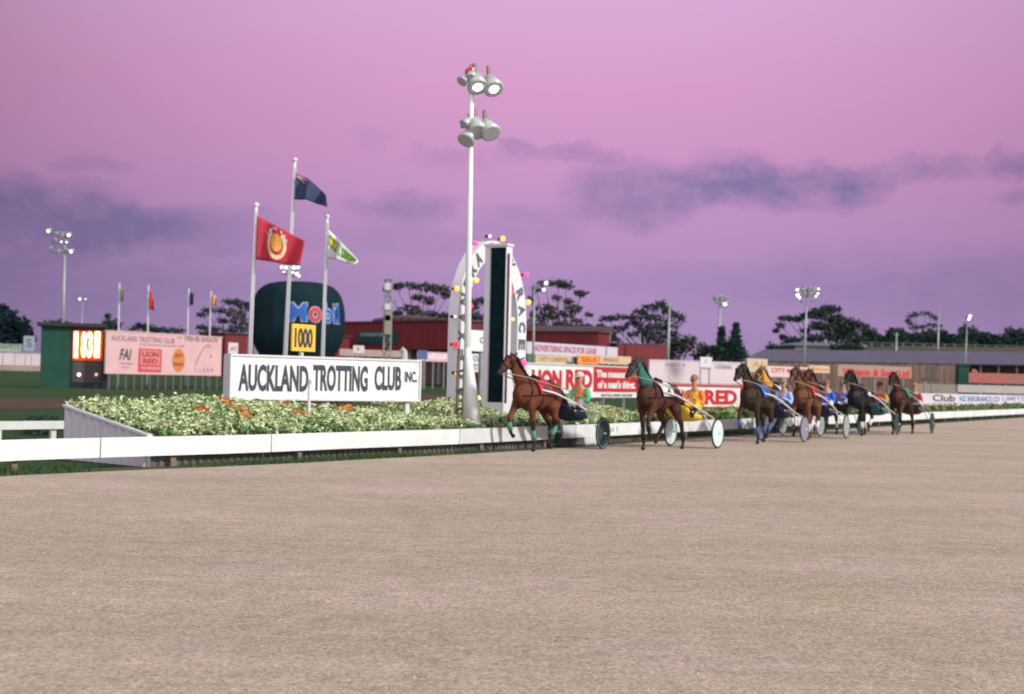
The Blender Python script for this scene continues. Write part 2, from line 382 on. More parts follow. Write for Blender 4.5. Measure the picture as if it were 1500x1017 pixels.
# ================================================================ INSIDE RAIL
r0 = rail(s_at(380)); rr = thing('running_rail', 'long white board rail edging the near race track', 'rail', r0)
cuts = [s_at(px) for px in (-300, -60, 150, 400, 675, 845, 1010, 1130, 1230, 1330, 1430, 1540)] + [CUM[-1] * .8]
for k in range(len(cuts) - 1):
    mb = MB(); a, b_ = cuts[k] + .012, cuts[k + 1] - .012; nseg = max(2, int((b_ - a) / 1.0)); prof = [(0, .19), (0, .50), (.07, .50), (.07, .19)]
    for i in range(nseg + 1):
        for off, z in prof: p = rail(a + (b_ - a) * i / nseg, off, z); mb.v.append(tuple(p))
    for i in range(nseg):
        for j in range(4): mb.f.append((i * 4 + j, i * 4 + (j + 1) % 4, i * 4 + 4 + (j + 1) % 4, i * 4 + 4 + j))
    mb.f += [(0, 1, 2, 3), (nseg * 4 + 3, nseg * 4 + 2, nseg * 4 + 1, nseg * 4)]
    mb.build('rail_board', WHITE if k not in (4,) else WHITE2, rr, off=r0)  # duller white on one section paints in the dimming of its turned face
def obox(c, u, hw, y0, y1, z0, z1, mb):
    """box centred on c, half width hw along u, from y0 to y1 along the left normal"""
    nn = Vector((-u.y, u.x, 0)); P4 = [c - u * hw + nn * y0, c + u * hw + nn * y0, c + u * hw + nn * y1, c - u * hw + nn * y1]
    return mb.hexa([(p.x, p.y, z0) for p in P4] + [(p.x, p.y, z1) for p in P4])
def rdir(s): return (rail(s + .3) - rail(s - .3)).normalized()
s = cuts[0] + 1
while s < cuts[-1]:
    obox(rail(s), rdir(s), .05, .075, .16, 0, .44, MB()).build('post', WOOD, rr, off=r0); s += 2.9  # dark timber colour put on the posts to imitate unlit shade under the rail
s = s_at(866); obox(rail(s), rdir(s), .33, -.02, .30, 0, .185, MB()).build('foot_block', WHITE, rr, off=r0)
s = s_at(897); mb = MB(); u = rdir(s); c = rail(s)
text_on(mb, 'ard 1', lambda a, v, d: c + u * (a - .5) * .75 + Vector((u.y, -u.x, 0)) * (d + .001) + Vector((0, 0, .29 + .12 * v)), .004, bold=.02)
mb.build('lettering', mat('faded_grey_lettering', (.3, .32, .33)), rr, off=r0)

# inner rail at left
a = GP(-260, 27.4); b_ = GP(180, 32.6); ir = thing('inner_rail', 'low white board rail on short posts, left of the flower planter', 'rail', GP(0, 30.2)); O = ir.location
d = (b_ - a).normalized(); mb = MB(); obox((a + b_) / 2, d, (b_ - a).length / 2, 0, .05, .24, .42, mb); mb.build('rail_board', WHITE2, ir, off=O)
for k in range(8):
    px = 5 + (k - 4) * 80; Y = 30.2 + (px) / 180 * 2.4; obox(GP(px, Y), d, .06, .055, .14, 0, .24, MB()).build('post', WHITE2, ir, off=O)

# ================================================================ PLANTER and flower bed
sa, sb = s_at(228), s_at(955)
BW = 2.6
def bed_h(s, w):
    """height of the bed surface, w = 0 at the rail .. 1 at the back"""
    q = (s - s_at(715)) / 2.2; dip = math.exp(-q * q)
    q2 = min(1, max(0, (s - sa) / 3.0))
    return .47 + w * (.43 - .12 * dip + .06 * q2)
pl = thing('planter', 'long raised flower planter with lilac corrugated end, behind the white rail', 'planter', rail(sa, 1)); O = pl.location
# corrugated end wall
mb = MB(); nc = 66; e0 = rail(sa, .12); e1 = rail(sa, BW); ed = (e1 - e0).normalized(); en = -rdir(sa); Lw = (e1 - e0).length
for i in range(nc + 1):
    w_ = i / nc; q = .022 * (1 if (i // 3) % 2 else -1) ; p = e0 + ed * Lw * w_ + en * q; h = .50 + .42 * w_
    for dz in (0, h - .02): mb.v.append((p.x, p.y, dz))
    p2 = p - en * .02; mb.v += [(p2.x, p2.y, 0), (p2.x, p2.y, h - .02)]
for i in range(nc):
    o = i * 4; mb.f += [(o, o + 4, o + 5, o + 1), (o + 2, o + 3, o + 7, o + 6)]
mb.build('end_panel', mat('shade_lilac_corrugated_steel', (.56, .52, .56), .5, .06), pl, off=O)  # lilac of the unlit end is mixed into this steel colour
mb = MB(); a = e0 + en * .045; b_ = e1 + en * .045; c = e1 - en * .06; d_ = e0 - en * .06
mb.hexa([(a.x, a.y, .49), (b_.x, b_.y, .91), (c.x, c.y, .91), (d_.x, d_.y, .49), (a.x, a.y, .53), (b_.x, b_.y, .95), (c.x, c.y, .95), (d_.x, d_.y, .53)]); mb.build('capping', LILAC, pl, off=O)
# ribbed front panel under the rail, back panel, soil
mb = MB(); k = 0; s = sa
pp = []
while s < sb: pp.append(rail(s, .17 + (.0 if k % 2 else .035))); pp.append(rail(s + .06, .17 + (.0 if k % 2 else .035))); s += .08; k += 1
for p in pp: mb.v += [(p.x, p.y, 0), (p.x, p.y, .46)]
for i in range(len(pp) - 1): mb.f.append((2 * i, 2 * i + 2, 2 * i + 3, 2 * i + 1))
mb.build('front_panel', mat('dark_ribbed_panel', (.115, .11, .095), .8, .35, 3), pl, off=O)  # dark grey panel colour, varied at random
mb = MB(); M_ = 50
for i in range(M_ + 1):
    s = sa + .03 + (sb - sa) * i / M_; p = rail(s, BW - .01); h = bed_h(s, 1); mb.v += [(p.x, p.y, 0), (p.x, p.y, h)]
for i in range(M_): mb.f.append((2 * i, 2 * i + 2, 2 * i + 3, 2 * i + 1))
mb.build('back_panel', LILAC, pl, off=O)
mb = MB(); W_ = 6
for i in range(M_ + 1):
    s = sa + .03 + (sb - sa) * i / M_
    for j in range(W_ + 1): w_ = j / W_; p = rail(s, .14 + (BW - .16) * w_, bed_h(s, w_) - .05); mb.v.append(tuple(p))
for i in range(M_):
    for j in range(W_): o = i * (W_ + 1) + j; mb.f.append((o, o + W_ + 1, o + W_ + 2, o + 1))
mb.build('soil', mat('bed_soil', (.05, .045, .03), .95, .3), pl, off=O)
def leaves(name, centers, size, m, label, cat, kind='stuff', per=5, parent=None, up=.5):
    C_ = np.array(centers); n_ = len(C_) * per
    c_ = np.repeat(C_, per, 0) + np.random.normal(0, 1, (n_, 3)) * np.repeat(size, per)[:, None] * .55
    sz_ = np.repeat(size, per) * np.random.uniform(.5, 1.1, n_)
    a_ = np.random.normal(0, 1, (n_, 3)); a_[:, 2] *= up; a_ /= np.linalg.norm(a_, axis=1)[:, None]
    b_ = np.random.normal(0, 1, (n_, 3)); b_ -= a_ * (a_ * b_).sum(1)[:, None]; b_ /= np.linalg.norm(b_, axis=1)[:, None]
    a_ *= sz_[:, None]; b_ *= sz_[:, None] * .5
    V = np.stack([c_ - a_, c_ - b_, c_ + a_, c_ + b_], 1).reshape(-1, 3)
    me = bpy.data.meshes.new(name); me.vertices.add(len(V)); me.vertices.foreach_set('co', V.ravel()); me.loops.add(n_ * 4); me.loops.foreach_set('vertex_index', np.arange(n_ * 4, dtype=np.int32))
    me.polygons.add(n_); me.polygons.foreach_set('loop_start', np.arange(0, n_ * 4, 4, dtype=np.int32)); me.polygons.foreach_set('loop_total', np.full(n_, 4, dtype=np.int32)); me.update(calc_edges=True)
    o = link(name, me, m, parent)
    if label: tag(o, label, cat, kind=kind)
    return o
PALE = mat('pale_leaf', (.76, .79, .48), .7, .2, 8, c2=(.42, .50, .24), island=.75, spec=.15)
DKG = mat('bedding_leaf_green', (.20, .32, .12), .7, .3, 8, c2=(.05, .11, .04), island=.7, spec=.15)
ORG = mat('orange_petal', (.75, .15, .03), .6, .3, 8, c2=(.6, .26, .04), island=.7, spec=.15)
cp, sp, cg, sg, cor, sor = [], [], [], [], [], []
oc = [(330, .85), (345, .7), (362, .55), (330, .9), (412, .85), (460, .72), (515, .6), (505, .64), (368, .35), (585, .7), (905, .3), (898, .45), (440, .45), (300, .6)]
ocs = [(s_at(px, BW * w_), w_) for px, w_ in oc]
for _ in range(15000):
    s = random.uniform(sa + .05, sb + .5); w_ = random.uniform(.02, 1.03)
    if abs(s - s_at(700, BW * .5)) < .5 and False: continue
    clump = math.sin(s * 5.1 + w_ * 9) * math.sin(w_ * 11 + s * 2.3); h = random.random() ** .7 * (.14 + .04 * clump)
    if w_ < .08: h *= .5
    p = rail(s, .16 + (BW - .2) * w_, bed_h(s, w_) + h)
    near_o = any((s - a) ** 2 * 1.0 + ((w_ - b_) * 2.0) ** 2 < .022 for a, b_ in ocs)
    if near_o and h > .07: cor.append(p); sor.append(random.uniform(.03, .05))
    elif h > .05 + .05 * clump and random.random() < .80: cp.append(p); sp.append(random.uniform(.028, .055))
    else: cg.append(p); sg.append(random.uniform(.035, .065))
leaves('bedding_flowers', cp, np.array(sp), PALE, 'mass of pale cream green bedding plants filling the planter', 'flowers')
leaves('bedding_leaves', cg, np.array(sg), DKG, 'darker green leaves showing between the pale bedding plants', 'leaves')
leaves('orange_flowers', cor, np.array(sor), ORG, 'scattered patches of orange flowers among the pale bedding plants', 'flowers', per=7)
# low strip of flowers further along the rail
cp, sp, cg, sg = [], [], [], []
s1 = s_at(1000); s2 = s_at(1530)
for _ in range(5000):
    s = s1 + (s2 - s1) * random.random() ** 1.3; h = random.random()
    p = rail(s, random.uniform(.3, 1.5), .3 + .42 * h)
    if random.random() < .55: cp.append(p); sp.append(random.uniform(.06, .11))
    else: cg.append(p); sg.append(random.uniform(.08, .14))
leaves('border_flowers', cp, np.array(sp), mat('dull_yellow_petal', (.42, .38, .15), .7, .3, 5, c2=(.16, .17, .06), island=.7), 'low dull yellow flower border beyond the race horses', 'flowers')
leaves('border_leaves', cg, np.array(sg), DKG, 'green leaves of the low border beyond the race horses', 'leaves')

# ================================================================ MAIN SIGN
B = Board('club_sign', 'long white sign box naming the trotting club, standing in the flower bed', 'sign', 340, 27.6, 615, 30.6)
zt = B.z(340, 521.5); zb = B.z(340, 583)
MB().box(0, B.L, 0, .20, zb, zt).build('board', mat('sign_white', (.72, .73, .72), .45, .04, 1), B.root)
mb = MB(); mb.box(-.03, B.L + .03, -.03, .23, zt, zt + .04); mb.box(-.03, B.L + .03, -.03, .23, zb - .04, zb); mb.box(-.04, -.003, -.03, .23, zb + .001, zt - .001); mb.box(B.L + .003, B.L + .04, -.03, .23, zb + .001, zt - .001); mb.build('frame', LILAC, B.root)
B.text(INK, 'AUCKLAND', 350, 452, 533, 573, bold=.032, name='lettering')
B.text(INK, 'TROTTING', 459, 539, 534, 573, bold=.032, name='lettering')
B.text(INK, 'CLUB', 549, 588, 536, 572, bold=.032, name='lettering')
B.text(INK, 'INC.', 593, 611, 544, 560, bold=.02, name='lettering')
for x in (.25, B.L * .5, B.L - .25): MB().box(x - .05, x + .05, .05, .15, 0, zb - .042).build('leg', LILAC, B.root)
g = GP(455, 27.4); p = P(455, 560, 27.4); cp_ = thing('service_pipe', 'thin grey pipe standing in front of the club sign', 'pipe', g)
MB().tube([(0, 0, 0), (0, 0, p.z - g.z)], .03).build('pipe', LILAC, cp_); MB().tube([(0, 0, p.z - .02), (0, 0, p.z + .05)], [.05, .03]).build('cap', GREYM, cp_)

# ================================================================ 1000 marker
B = Board('distance_marker', 'yellow square board reading 1000 on a white post above the club sign', 'sign', 428, 33.5, 462, 34.3)
zt = B.z(428, 474); zb = B.z(428, 514)
MB().box(0, B.L, 0, .04, zb, zt).build('board', mat('marker_yellow', (.85, .52, .06), .5, .05), B.root)
B.text(INK, '1000', 432, 458, 480, 509, bold=.03)
MB().box(B.L * .52 - .04, B.L * .52 + .04, .045, .12, 0, zt - .1).build('post', WHITE, B.root)

# ================================================================ flagpoles and flags
def cloth(fn, nu=22, nv=12, th=.012):
    mb = MB(); 
    for i in range(nu + 1):
        for j in range(nv + 1): mb.v.append(tuple(fn(i / nu, j / nv)))
    for i in range(nu):
        for j in range(nv): o = i * (nv + 1) + j; mb.f.append((o, o + nv + 1, o + nv + 2, o + 1))
    return mb
def flagpole(xb, xt, yt, Y, label, r=.055, m=WHITE, group='flagpoles behind the club sign', catg='flagpole'):
    g = GP(xb, Y); t = P(xt, yt, Y); o = thing('flagpole', label, catg, g, 0, group)
    d = t - g
    MB().tube([(0, 0, 0), d], [r * 1.3, r * .75], 10).build('pole', m, o, True)
    MB().ball(d + Vector((0, 0, .05)), r * 1.3, nu=8, nv=6).build('finial', m, o, True)
    MB().tube([d * .12 + Vector((r, -r * 1.2, 0)), d * .98 + Vector((r * .8, -r, 0))], .012, 4).build('halyard', LILAC, o)
    return g, t
g, t1 = flagpole(364.4, 375.5, 303, 40, 'white flagpole flying the red flag, leftmost of the tall three', .06)
g, t2 = flagpole(415.5, 432, 237, 41.5, 'tallest white flagpole, flying the dark blue flag', .06)
g, t3 = flagpole(472, 479.5, 320, 42, 'white flagpole flying the white and green flag', .055)
def pxflag(name, Y, corners, m, label, group, wave=.10, depth=.2, nu=24, nv=12, cat='flag', waves=1.6):
    """corners: hoist top, hoist bottom, fly bottom, fly top in the picture plane at distance Y"""
    c = [P(x, y, Y) for x, y in corners]; O = c[0]
    def fn(u, v):
        a = c[0].lerp(c[3], u); b_ = c[1].lerp(c[2], u); p = a.lerp(b_, v) - O
        sag = math.sin(u * math.pi) * wave
        return p + Vector((0, math.sin(u * 6.28 * waves + v * 1.3) * depth * min(1, u * 3), sag * (1 - v * .4)))
    o = thing(name, label, cat, O, 0, group); mb = cloth(fn, nu, nv); q = mb.build('cloth', m, o, True)
    so_ = q.modifiers.new('solid', 'SOLIDIFY'); so_.thickness = .012
    return o, fn, q
o, fn, q = pxflag('red_flag', 39.8, [(376.5, 316), (375, 380), (440, 391), (447, 353)], mat('red_flag_cloth', (.46, .03, .055), .8, .15, 2), 'red flag with a golden lion head in a horseshoe', None, .0, .12)
def on_cloth(fn, poly, m, name, parent, lift=.02):
    """thin patch following the cloth: list of (u,v) quads strips"""
    mb = MB()
    for strip in poly:
        o = len(mb.v)
        for (a, b_) in strip: p = fn(*a); r_ = fn(*b_); mb.v += [(p.x, p.y - lift, p.z), (r_.x, r_.y - lift, r_.z)]
        for i in range(len(strip) - 1): mb.f.append((o + 2 * i, o + 2 * i + 1, o + 2 * i + 3, o + 2 * i + 2))
    return mb.build(name, m, parent, True)
GOLD = mat('golden_print', (.72, .38, .07), .7, .3, 14, c2=(.55, .18, .04))
us = [( .44 + .20 * math.cos(a), .50 + .42 * math.sin(a), .44 + .135 * math.cos(a), .50 + .30 * math.sin(a)) for a in [R(x) for x in range(-58, 239, 9)]]
on_cloth(fn, [[((a, b_), (c, d)) for a, b_, c, d in us]], mat('horseshoe_print', (.70, .52, .30), .7, .2), 'horseshoe_emblem', o)
on_cloth(fn, [[((.44 + .115 * math.cos(a), .46 + .25 * math.sin(a)), (.44 - .02, .46)) for a in [R(x) for x in range(0, 361, 15)]]], GOLD, 'lion_emblem', o, .03)
mbl = MB()
for ch, a in zip('LION RED', [R(-150 + 17 * k) for k in range(8)]):
    if ch == ' ': continue
    u0 = .44 + .22 * math.cos(a); v0 = .50 + .42 * math.sin(a)
    def f2(uu, vv, d, u0=u0, v0=v0): p = fn(u0 + (uu - .5) * .04, v0 - (vv - .5) * .085); return Vector((p.x, p.y - .03 - d, p.z))
    text_on(mbl, ch, f2, .003, bold=.03)
mbl.build('lettering', WHITE, o)
o, fn, q = pxflag('blue_flag', 41.3, [(433.5, 254), (431.5, 292), (481, 305), (478, 287)], mat('blue_flag_cloth', (.045, .06, .13), .8, .2, 2), 'dark navy blue flag on the tallest flagpole', None, .10, .2)
on_cloth(fn, [[((.03 + .4 * k, .05), (.03 + .4 * k, .14)) for k in (0, .5, 1)], [((.03 + .4 * k, .05 + .28 * k), (.03 + .4 * k, .12 + .28 * k)) for k in (0, .5, 1)]], mat('flag_red_white_print', (.55, .25, .28), .8, .3, 20), 'canton', o)
o, fn, q = pxflag('green_white_flag', 41.8, [(481, 336), (479.5, 378), (521, 389), (526, 383)], mat('white_flag_cloth', (.62, .64, .62), .8, .08, 2), 'white flag with green and yellow band on the shortest flagpole', None, .02, .2)
on_cloth(fn, [[((.04 + .9 * k, .12 + .1 * math.sin(k * 3)), (.04 + .9 * k, .50 + .25 * math.sin(k * 3))) for k in [i / 10 for i in range(11)]]], mat('green_print', (.12, .25, .03), .8, .4, 10), 'green_band', o)
on_cloth(fn, [[((.05 + .28 * k, .28), (.05 + .28 * k, .28 + .3 * math.sin(.2 + k * 2.8))) for k in [i / 6 for i in range(7)]]], mat('yellow_print', (.7, .5, .05), .8, .3, 10), 'yellow_patch', o, .035)

# small flags behind the pink hoarding
for (xb, xt, yt, nm, c, lab, fc) in [(174, 175, 417, 'dull', (.28, .26, .14), 'olive', [(176, 422), (176, 442), (182, 441), (181, 424)]), (217, 217.5, 420, 'scarlet', (.65, .05, .04), 'scarlet', [(219, 423), (218.5, 452), (227, 457), (225, 440)]),
                                (274.5, 276.5, 425, 'navy', (.02, .03, .06), 'navy', [(278, 429), (278, 448), (284, 447), (284, 432)]), (307, 309, 429, 'orange', (.7, .36, .22), 'pale orange', [(310.5, 432), (310, 449), (319, 448), (318, 436)])]:
    flagpole(xb, xt, yt, 150, 'distant thin pole behind the pink hoarding, flying the small %s flag' % lab, .09, LILAC, 'far flagpoles behind the pink hoarding')
    pxflag('small_flag', 149.7, fc, mat('small_flag_' + nm, c, .8, .2), 'small %s flag on a distant pole above the pink hoarding' % lab, 'small flags above the pink hoarding', .1, .25, 8, 6)

# ================================================================ balloon
BZ = 140.0; bc = GP(435.5, BZ); px_m = F / BZ
def hpx(y): return P(435.5, y, BZ).z
prof = [(413.2, .1), (413.4, 18), (414.2, 31), (416.5, 42), (420, 50), (426, 57), (434, 62), (444, 65.3), (458, 67.6), (474, 68), (488, 67), (500, 64.5), (511, 60), (522, 53), (540, 41), (560, 27), (571, 20)]
prof = [(hpx(y) - 0, r / px_m) for y, r in prof]; nb = 96
def Rb(z):
    for (z0, r0_), (z1, r1_) in zip(prof, prof[1:]):
        if z1 <= z <= z0: return r0_ + (r1_ - r0_) * (z0 - z) / (z0 - z1)
    return 1
bal = thing('balloon', 'huge dark green inflated balloon with blue and red lettering, behind the flagpoles', 'balloon', bc)
mb = MB()
for z, r_ in prof:
    for k in range(nb):
        a = 2 * math.pi * k / nb; g_ = 1 + .012 * abs(math.sin(a * 12)); mb.v.append((r_ * g_ * math.cos(a), r_ * g_ * math.sin(a), z - bc.z))
for i in range(len(prof) - 1):
    for k in range(nb): mb.f.append((i * nb + k, i * nb + (k + 1) % nb, (i + 1) * nb + (k + 1) % nb, (i + 1) * nb + k))
mb.f.append(tuple(range(nb)))
mb.build('envelope', mat('balloon_fabric', (.010, .026, .032), .9, .3, .3, spec=.05), bal, True)
def btext(s, xa, xb, ya, yb, m, name, bold, lift):
    mb = MB()
    zt_, zb_ = hpx(ya) - bc.z, hpx(yb) - bc.z
    def f3(u, v, d):
        z = zb_ + (zt_ - zb_) * v; R_ = Rb(z + bc.z) * 1.012
        xx = (xa + (xb - xa) * u - 435.5); ph = xx / 68.0 + R(8.6)   # angle around the envelope
        return Vector(((R_ + lift + d) * math.sin(ph), -(R_ + lift + d) * math.cos(ph), z))
    text_on(mb, s, f3, .02, bold=bold); mb.build(name, m, bal)
BLU = mat('deep_blue_print', (.02, .10, .42), .5, .1)
HAL = mat('pale_outline_print', (.42, .42, .50), .5, .1)
# letter slots measured as arc around the envelope
import math as _m
def arc(px): return 435.5 + 68 * _m.asin(max(-.98, min(.98, (px - 435.5) / 68.0)))
for s, xa, xb, ya, yb, m_, bd in [('M', 423, 448, 447, 473, BLU, .03), ('o', 451, 468, 452, 474, RED, .03), ('b', 471.5, 484, 446, 474, BLU, .02), ('i', 486.3, 489, 446, 474, BLU, .02), ('l', 491.3, 494.3, 446, 474, BLU, .02)]:
    btext(s, arc(xa) - 1.2, arc(xb) + 1.2, ya - 1.2, yb + 1.2, HAL, 'letter_outline', bd + .05, .0); btext(s, arc(xa), arc(xb), ya, yb, m_, 'lettering', bd, .05)

# ================================================================ floodlight masts
def lamp(parent, p, aim, r, lit, m=GREYM, hood=False):
    """bowl floodlight: housing, lens; aim = direction of the light"""
    aim = Vector(aim).normalized(); p = Vector(p)
    h = MB().tube([p - aim * r * 1.6, p - aim * r * 1.35, p - aim * r * .6, p + aim * r * .35], [r * .25, r * .5, r * .75, r * 1.05], 14).build('floodlight', m, parent, True)
    MB().tube([p + aim * r * .36, p + aim * r * .40], [r * .92, r * .9], 14).build('reflector', GLASS, h)
    if lit: MB().tube([p + aim * r * .41, p + aim * r * .46], [r * .50, r * .46], 12).build('lens', LIT, h)
    return h
def mast(label, px, Y, pxt, yt, r0_, r1_, lamps, bars, group='far floodlight masts', m=GREYM, r=.3):
    g = GP(px, Y); t = P(pxt, yt, Y) - g; o = thing('floodlight_mast', label, 'floodlight mast', g, 0, group)
    MB().tube([(0, 0, 0), t], [r0_ * .68, r1_ * .62], 10).build('pole', m, o, True)
    for (xa, xb, y) in bars:
        a = P(xa, y, Y) - g; b_ = P(xb, y, Y) - g; MB().tube([a, b_], r1_ * .5, 6).build('crossarm', m, o)
    for (x, y, lit, *rest) in lamps:
        rs = rest[0] if rest else 1; lamp(o, P(x, y, Y - .3) - g, (random.uniform(-.3, .3), -1, -.55), r * rs, lit, m)
    return o
mast('grey floodlight mast rising behind the dark green totalisator hut', 92, 190, 95.5, 345, .38, .26,
     [(71.5, 338, 1, 1.0), (101, 344, 1, .9), (104.5, 368, 1, .95), (80, 352, 0, .8), (90, 354, 1, .45), (98, 355, 1, .5), (74, 364, 0, .7), (98, 367, 0, .7), (82, 343, 0, .8), (91, 345, 0, .8), (86, 368, 0, .7)],
     [(71, 104, 341), (76, 102, 355), (75, 105, 368)], r=.42)
mast('very distant floodlight mast with two lamps, between the hut and pink hoarding', 119, 420, 121, 438, .3, .2, [(117, 438, 1, 1.0), (125.5, 438, 1, .55)], [(115, 128, 440)], r=.6)
mast('far floodlight mast with white lamps just under the red flag', 428, 230, 428.5, 392, .4, .3, [(413, 391, 1), (419, 391.5, 1), (416, 398, 1, .6), (431, 391, 1, 1.2), (437, 391, 1, 1.1), (429, 399, 1, .7), (435, 401, 1, 1.1), (438, 404, 1, .7)], [(411, 441, 393), (413, 440, 401)], r=.45)
mast('thin floodlight mast just right of the finish arch, two lamps lit', 782, 120, 783, 412, .18, .12, [(800, 414, 1, 1.0), (796.5, 424, 1, .9), (798, 420, 0, .6)], [(783, 802, 417), (783, 799, 423)], r=.26)
mast('floodlight mast above the norfolk pines with one lit lamp', 1052, 230, 1055, 434, .35, .25, [(1048, 437, 0), (1053, 435, 0), (1058, 436, 0), (1064, 437, 0, .8), (1062, 445, 1, 1.3), (1050, 442, 0, .8)], [(1045, 1067, 438)], r=.42)
mast('tall floodlight mast with two rows of lamps before the wide tree', 1177, 160, 1182.5, 422, .22, .16, [(1168, 424, 1), (1168, 432, 1, 1.3), (1171, 436, 1, .8), (1174, 425, 0), (1179, 423, 0), (1186, 423, 0), (1192, 424, 0), (1199, 423, 1, .7), (1198, 430, 1, .8), (1195, 434, 1, .7), (1178, 431, 0), (1187, 431, 0), (1174, 441, 0, .7), (1190, 441, 0, .7)], [(1165, 1202, 425), (1165, 1202, 432)], r=.28)
mast('thin pole with one bright lamp above the hedge at far right', 1413, 170, 1417, 466, .12, .1, [(1420.5, 463, 1, 1.0), (1418.5, 467, 1, .9)], [(1415, 1422, 466)], r=.33)
for x0, x1, yt, Y, lab in [(978, 981, 444, 180, 'bare grey pole right of the long dark red stand'), (1312, 1313.5, 487, 240, 'short pale pole in front of the far hedge'), (1373, 1375.5, 455, 250, 'tall bare pole beside the sparse feathery tree')]:
    g = GP(x0, Y); t = P(x1, yt, Y) - g; o = thing('utility_pole', lab, 'pole', g)
    MB().tube([(0, 0, 0), t], [.22, .14], 8).build('pole', GREYM, o, True); MB().tube([t + Vector((-.5, 0, -.4)), t + Vector((.5, 0, -.4))], .07, 6).build('crossarm', GREYM, o)

# the near mast by the arch
Y = 31.0; g = GP(686, Y); o = thing('floodlight_mast', 'near white floodlight mast with flared foot beside the finish arch', 'floodlight mast', g)
top = P(691.5, 100, Y) - g
MB().tube([(0, 0, 0), top], [.082, .052], 14).build('pole', WHITE, o, True)
f0 = P(680, 506, Y) - g; f1 = P(682, 640, Y) - g; f2_ = P(722, 640, Y) - g; f3_ = P(690, 500, Y) - g
mb = MB(); mb.tube([P(695, 640, Y) - g, P(684.6, 506, Y) - g], [.20, .07], 20); mb.build('flared_foot', WHITE, o, True)
mb = MB()
for x in (668, 677): mb.tube([P(x, 640, Y + .5) - g, P(x + 4, 520, Y + .4) - g], .035, 6)
for y in (545, 572, 600): mb.tube([P(668, y, Y + .5) - g, P(682, y - 3, Y + .3) - g], .03, 6)
mb.build('ladder', WOOD, o)
LH = mat('lamp_housing', (.46, .50, .47), .4, .15, metal=.2)
for (x, y, ax, lit, rs) in [(699, 124, .55, 1, 1), (722, 127, .75, 1, 1), (678, 118, -.6, 0, .55), (699, 190, .5, 0, 1), (718, 192, .9, 0, 1.0), (684, 203, -.3, 0, .85), (690, 113, .2, 0, .6), (681, 181, -.8, 0, .5)]:
    p = P(x, y, Y - .15) - g; aim = Vector((ax * .6 - .15, -.55, -.75)) if rs < 1 or True else None
    h = lamp(o, p, aim, .22 * rs, lit, LH)
    q = p - aim.normalized() * .30 * rs
    MB().tube([q, q + Vector((-.02, .02, .26 * rs))], [.055 * rs, .045 * rs], 8).build('ballast', mat('brownish_metal', (.22, .17, .15), .5, .2), h)
for y, xa, xb in ((118, 676, 728), (186, 674, 724)): MB().tube([P(xa, y, Y) - g, P(xb, y + 2, Y) - g], .03, 6).build('crossarm', LH, o)
MB().box(*sum([[c - .06, c + .06] for c in (P(688, 104, Y - .1) - g)], [])).build('warning_lamp', RED, o)

# ================================================================ finish arch
UR = R(60)
ax_u = Vector((math.cos(UR), math.sin(UR), 0)); ax_n = Vector((math.sin(UR), -math.cos(UR), 0))
so_ = s_at(668, 2.35); A0 = rail(so_, 2.35)     # left front corner of the arch
B = Board.__new__(Board); B.a = Vector((A0.x, A0.y, 0)); B.rz = UR; B.u = ax_u; B.n = ax_n
WA = B.loc(771, 480)[0]; B.L = WA
arch = thing('finish_arch', 'tall white horseshoe arch with racecourse name and coloured bulbs behind the winning post', 'arch', B.a, UR); B.root = arch
HT = B.loc(720, 352)[1]; a_ = WA / 2; hs = 2.95; RW = .46
def path(t, ins):
    """t 0..1 along the arch from left foot over the top to right foot; ins = inset from the outer edge"""
    straight = hs; arcl = math.pi * .5 * (a_ + (HT - hs)) ; tot_ = 2 * straight + arcl; d = t * tot_
    if d < straight: return Vector((ins, d)), R(90)
    if d > straight + arcl: return Vector((WA - ins, tot_ - d)), R(-90)
    th = math.pi * (1 - (d - straight) / arcl); ra, rb = a_ - ins, HT - hs - ins
    x = a_ + ra * math.cos(th); z = hs + rb * math.sin(th); tx, tz = ra * math.sin(th), -rb * math.cos(th)
    return Vector((x, z)), math.atan2(tz, tx)
mb = MB(); nn_ = 90
for i in range(nn_ + 1):
    for ins, y in ((0, 0), (RW, 0), (RW, .26), (0, .26)): p, _ = path(i / nn_, ins); mb.v.append((p.x, y, p.y))
for i in range(nn_):
    for j in range(4): mb.f.append((i * 4 + j, i * 4 + (j + 1) % 4, i * 4 + 4 + (j + 1) % 4, i * 4 + 4 + j))
mb.f += [(0, 1, 2, 3), (nn_ * 4, nn_ * 4 + 1, nn_ * 4 + 2, nn_ * 4 + 3)]
mb.build('ring', mat('arch_white', (.66, .66, .68), .5, .05, 1), arch)
word = 'ALEXANDRA PARK RACEWAY'; mb = MB(); NL = len(word); t0_, t1_ = .105, .905
for k, ch in enumerate(word):
    if ch == ' ': continue
    p, an = path(t0_ + (t1_ - t0_) * k / (NL - 1), RW / 2); c_, s_ = math.cos(an), math.sin(an)
    def f4(u, v, d, p=p, c_=c_, s_=s_): x = (u - .5) * .27; z = (v - .5) * .34; return Vector((p.x + x * c_ - z * s_, -d, p.y + x * s_ + z * c_))
    text_on(mb, ch, f4, .012, bold=.045)
mb.build('lettering', mat('arch_lettering', (.10, .125, .13), .6), arch)
BC = {'r': ((.95, .03, .07), 1.1), 'p': ((1, .08, .28), 1.1), 'y': ((1, .55, .10), 1.3), 'o': ((1, .42, .10), 1.4), 'w': ((1, .85, .95), 1.0), 'g': ((.9, .8, .2), .9)}
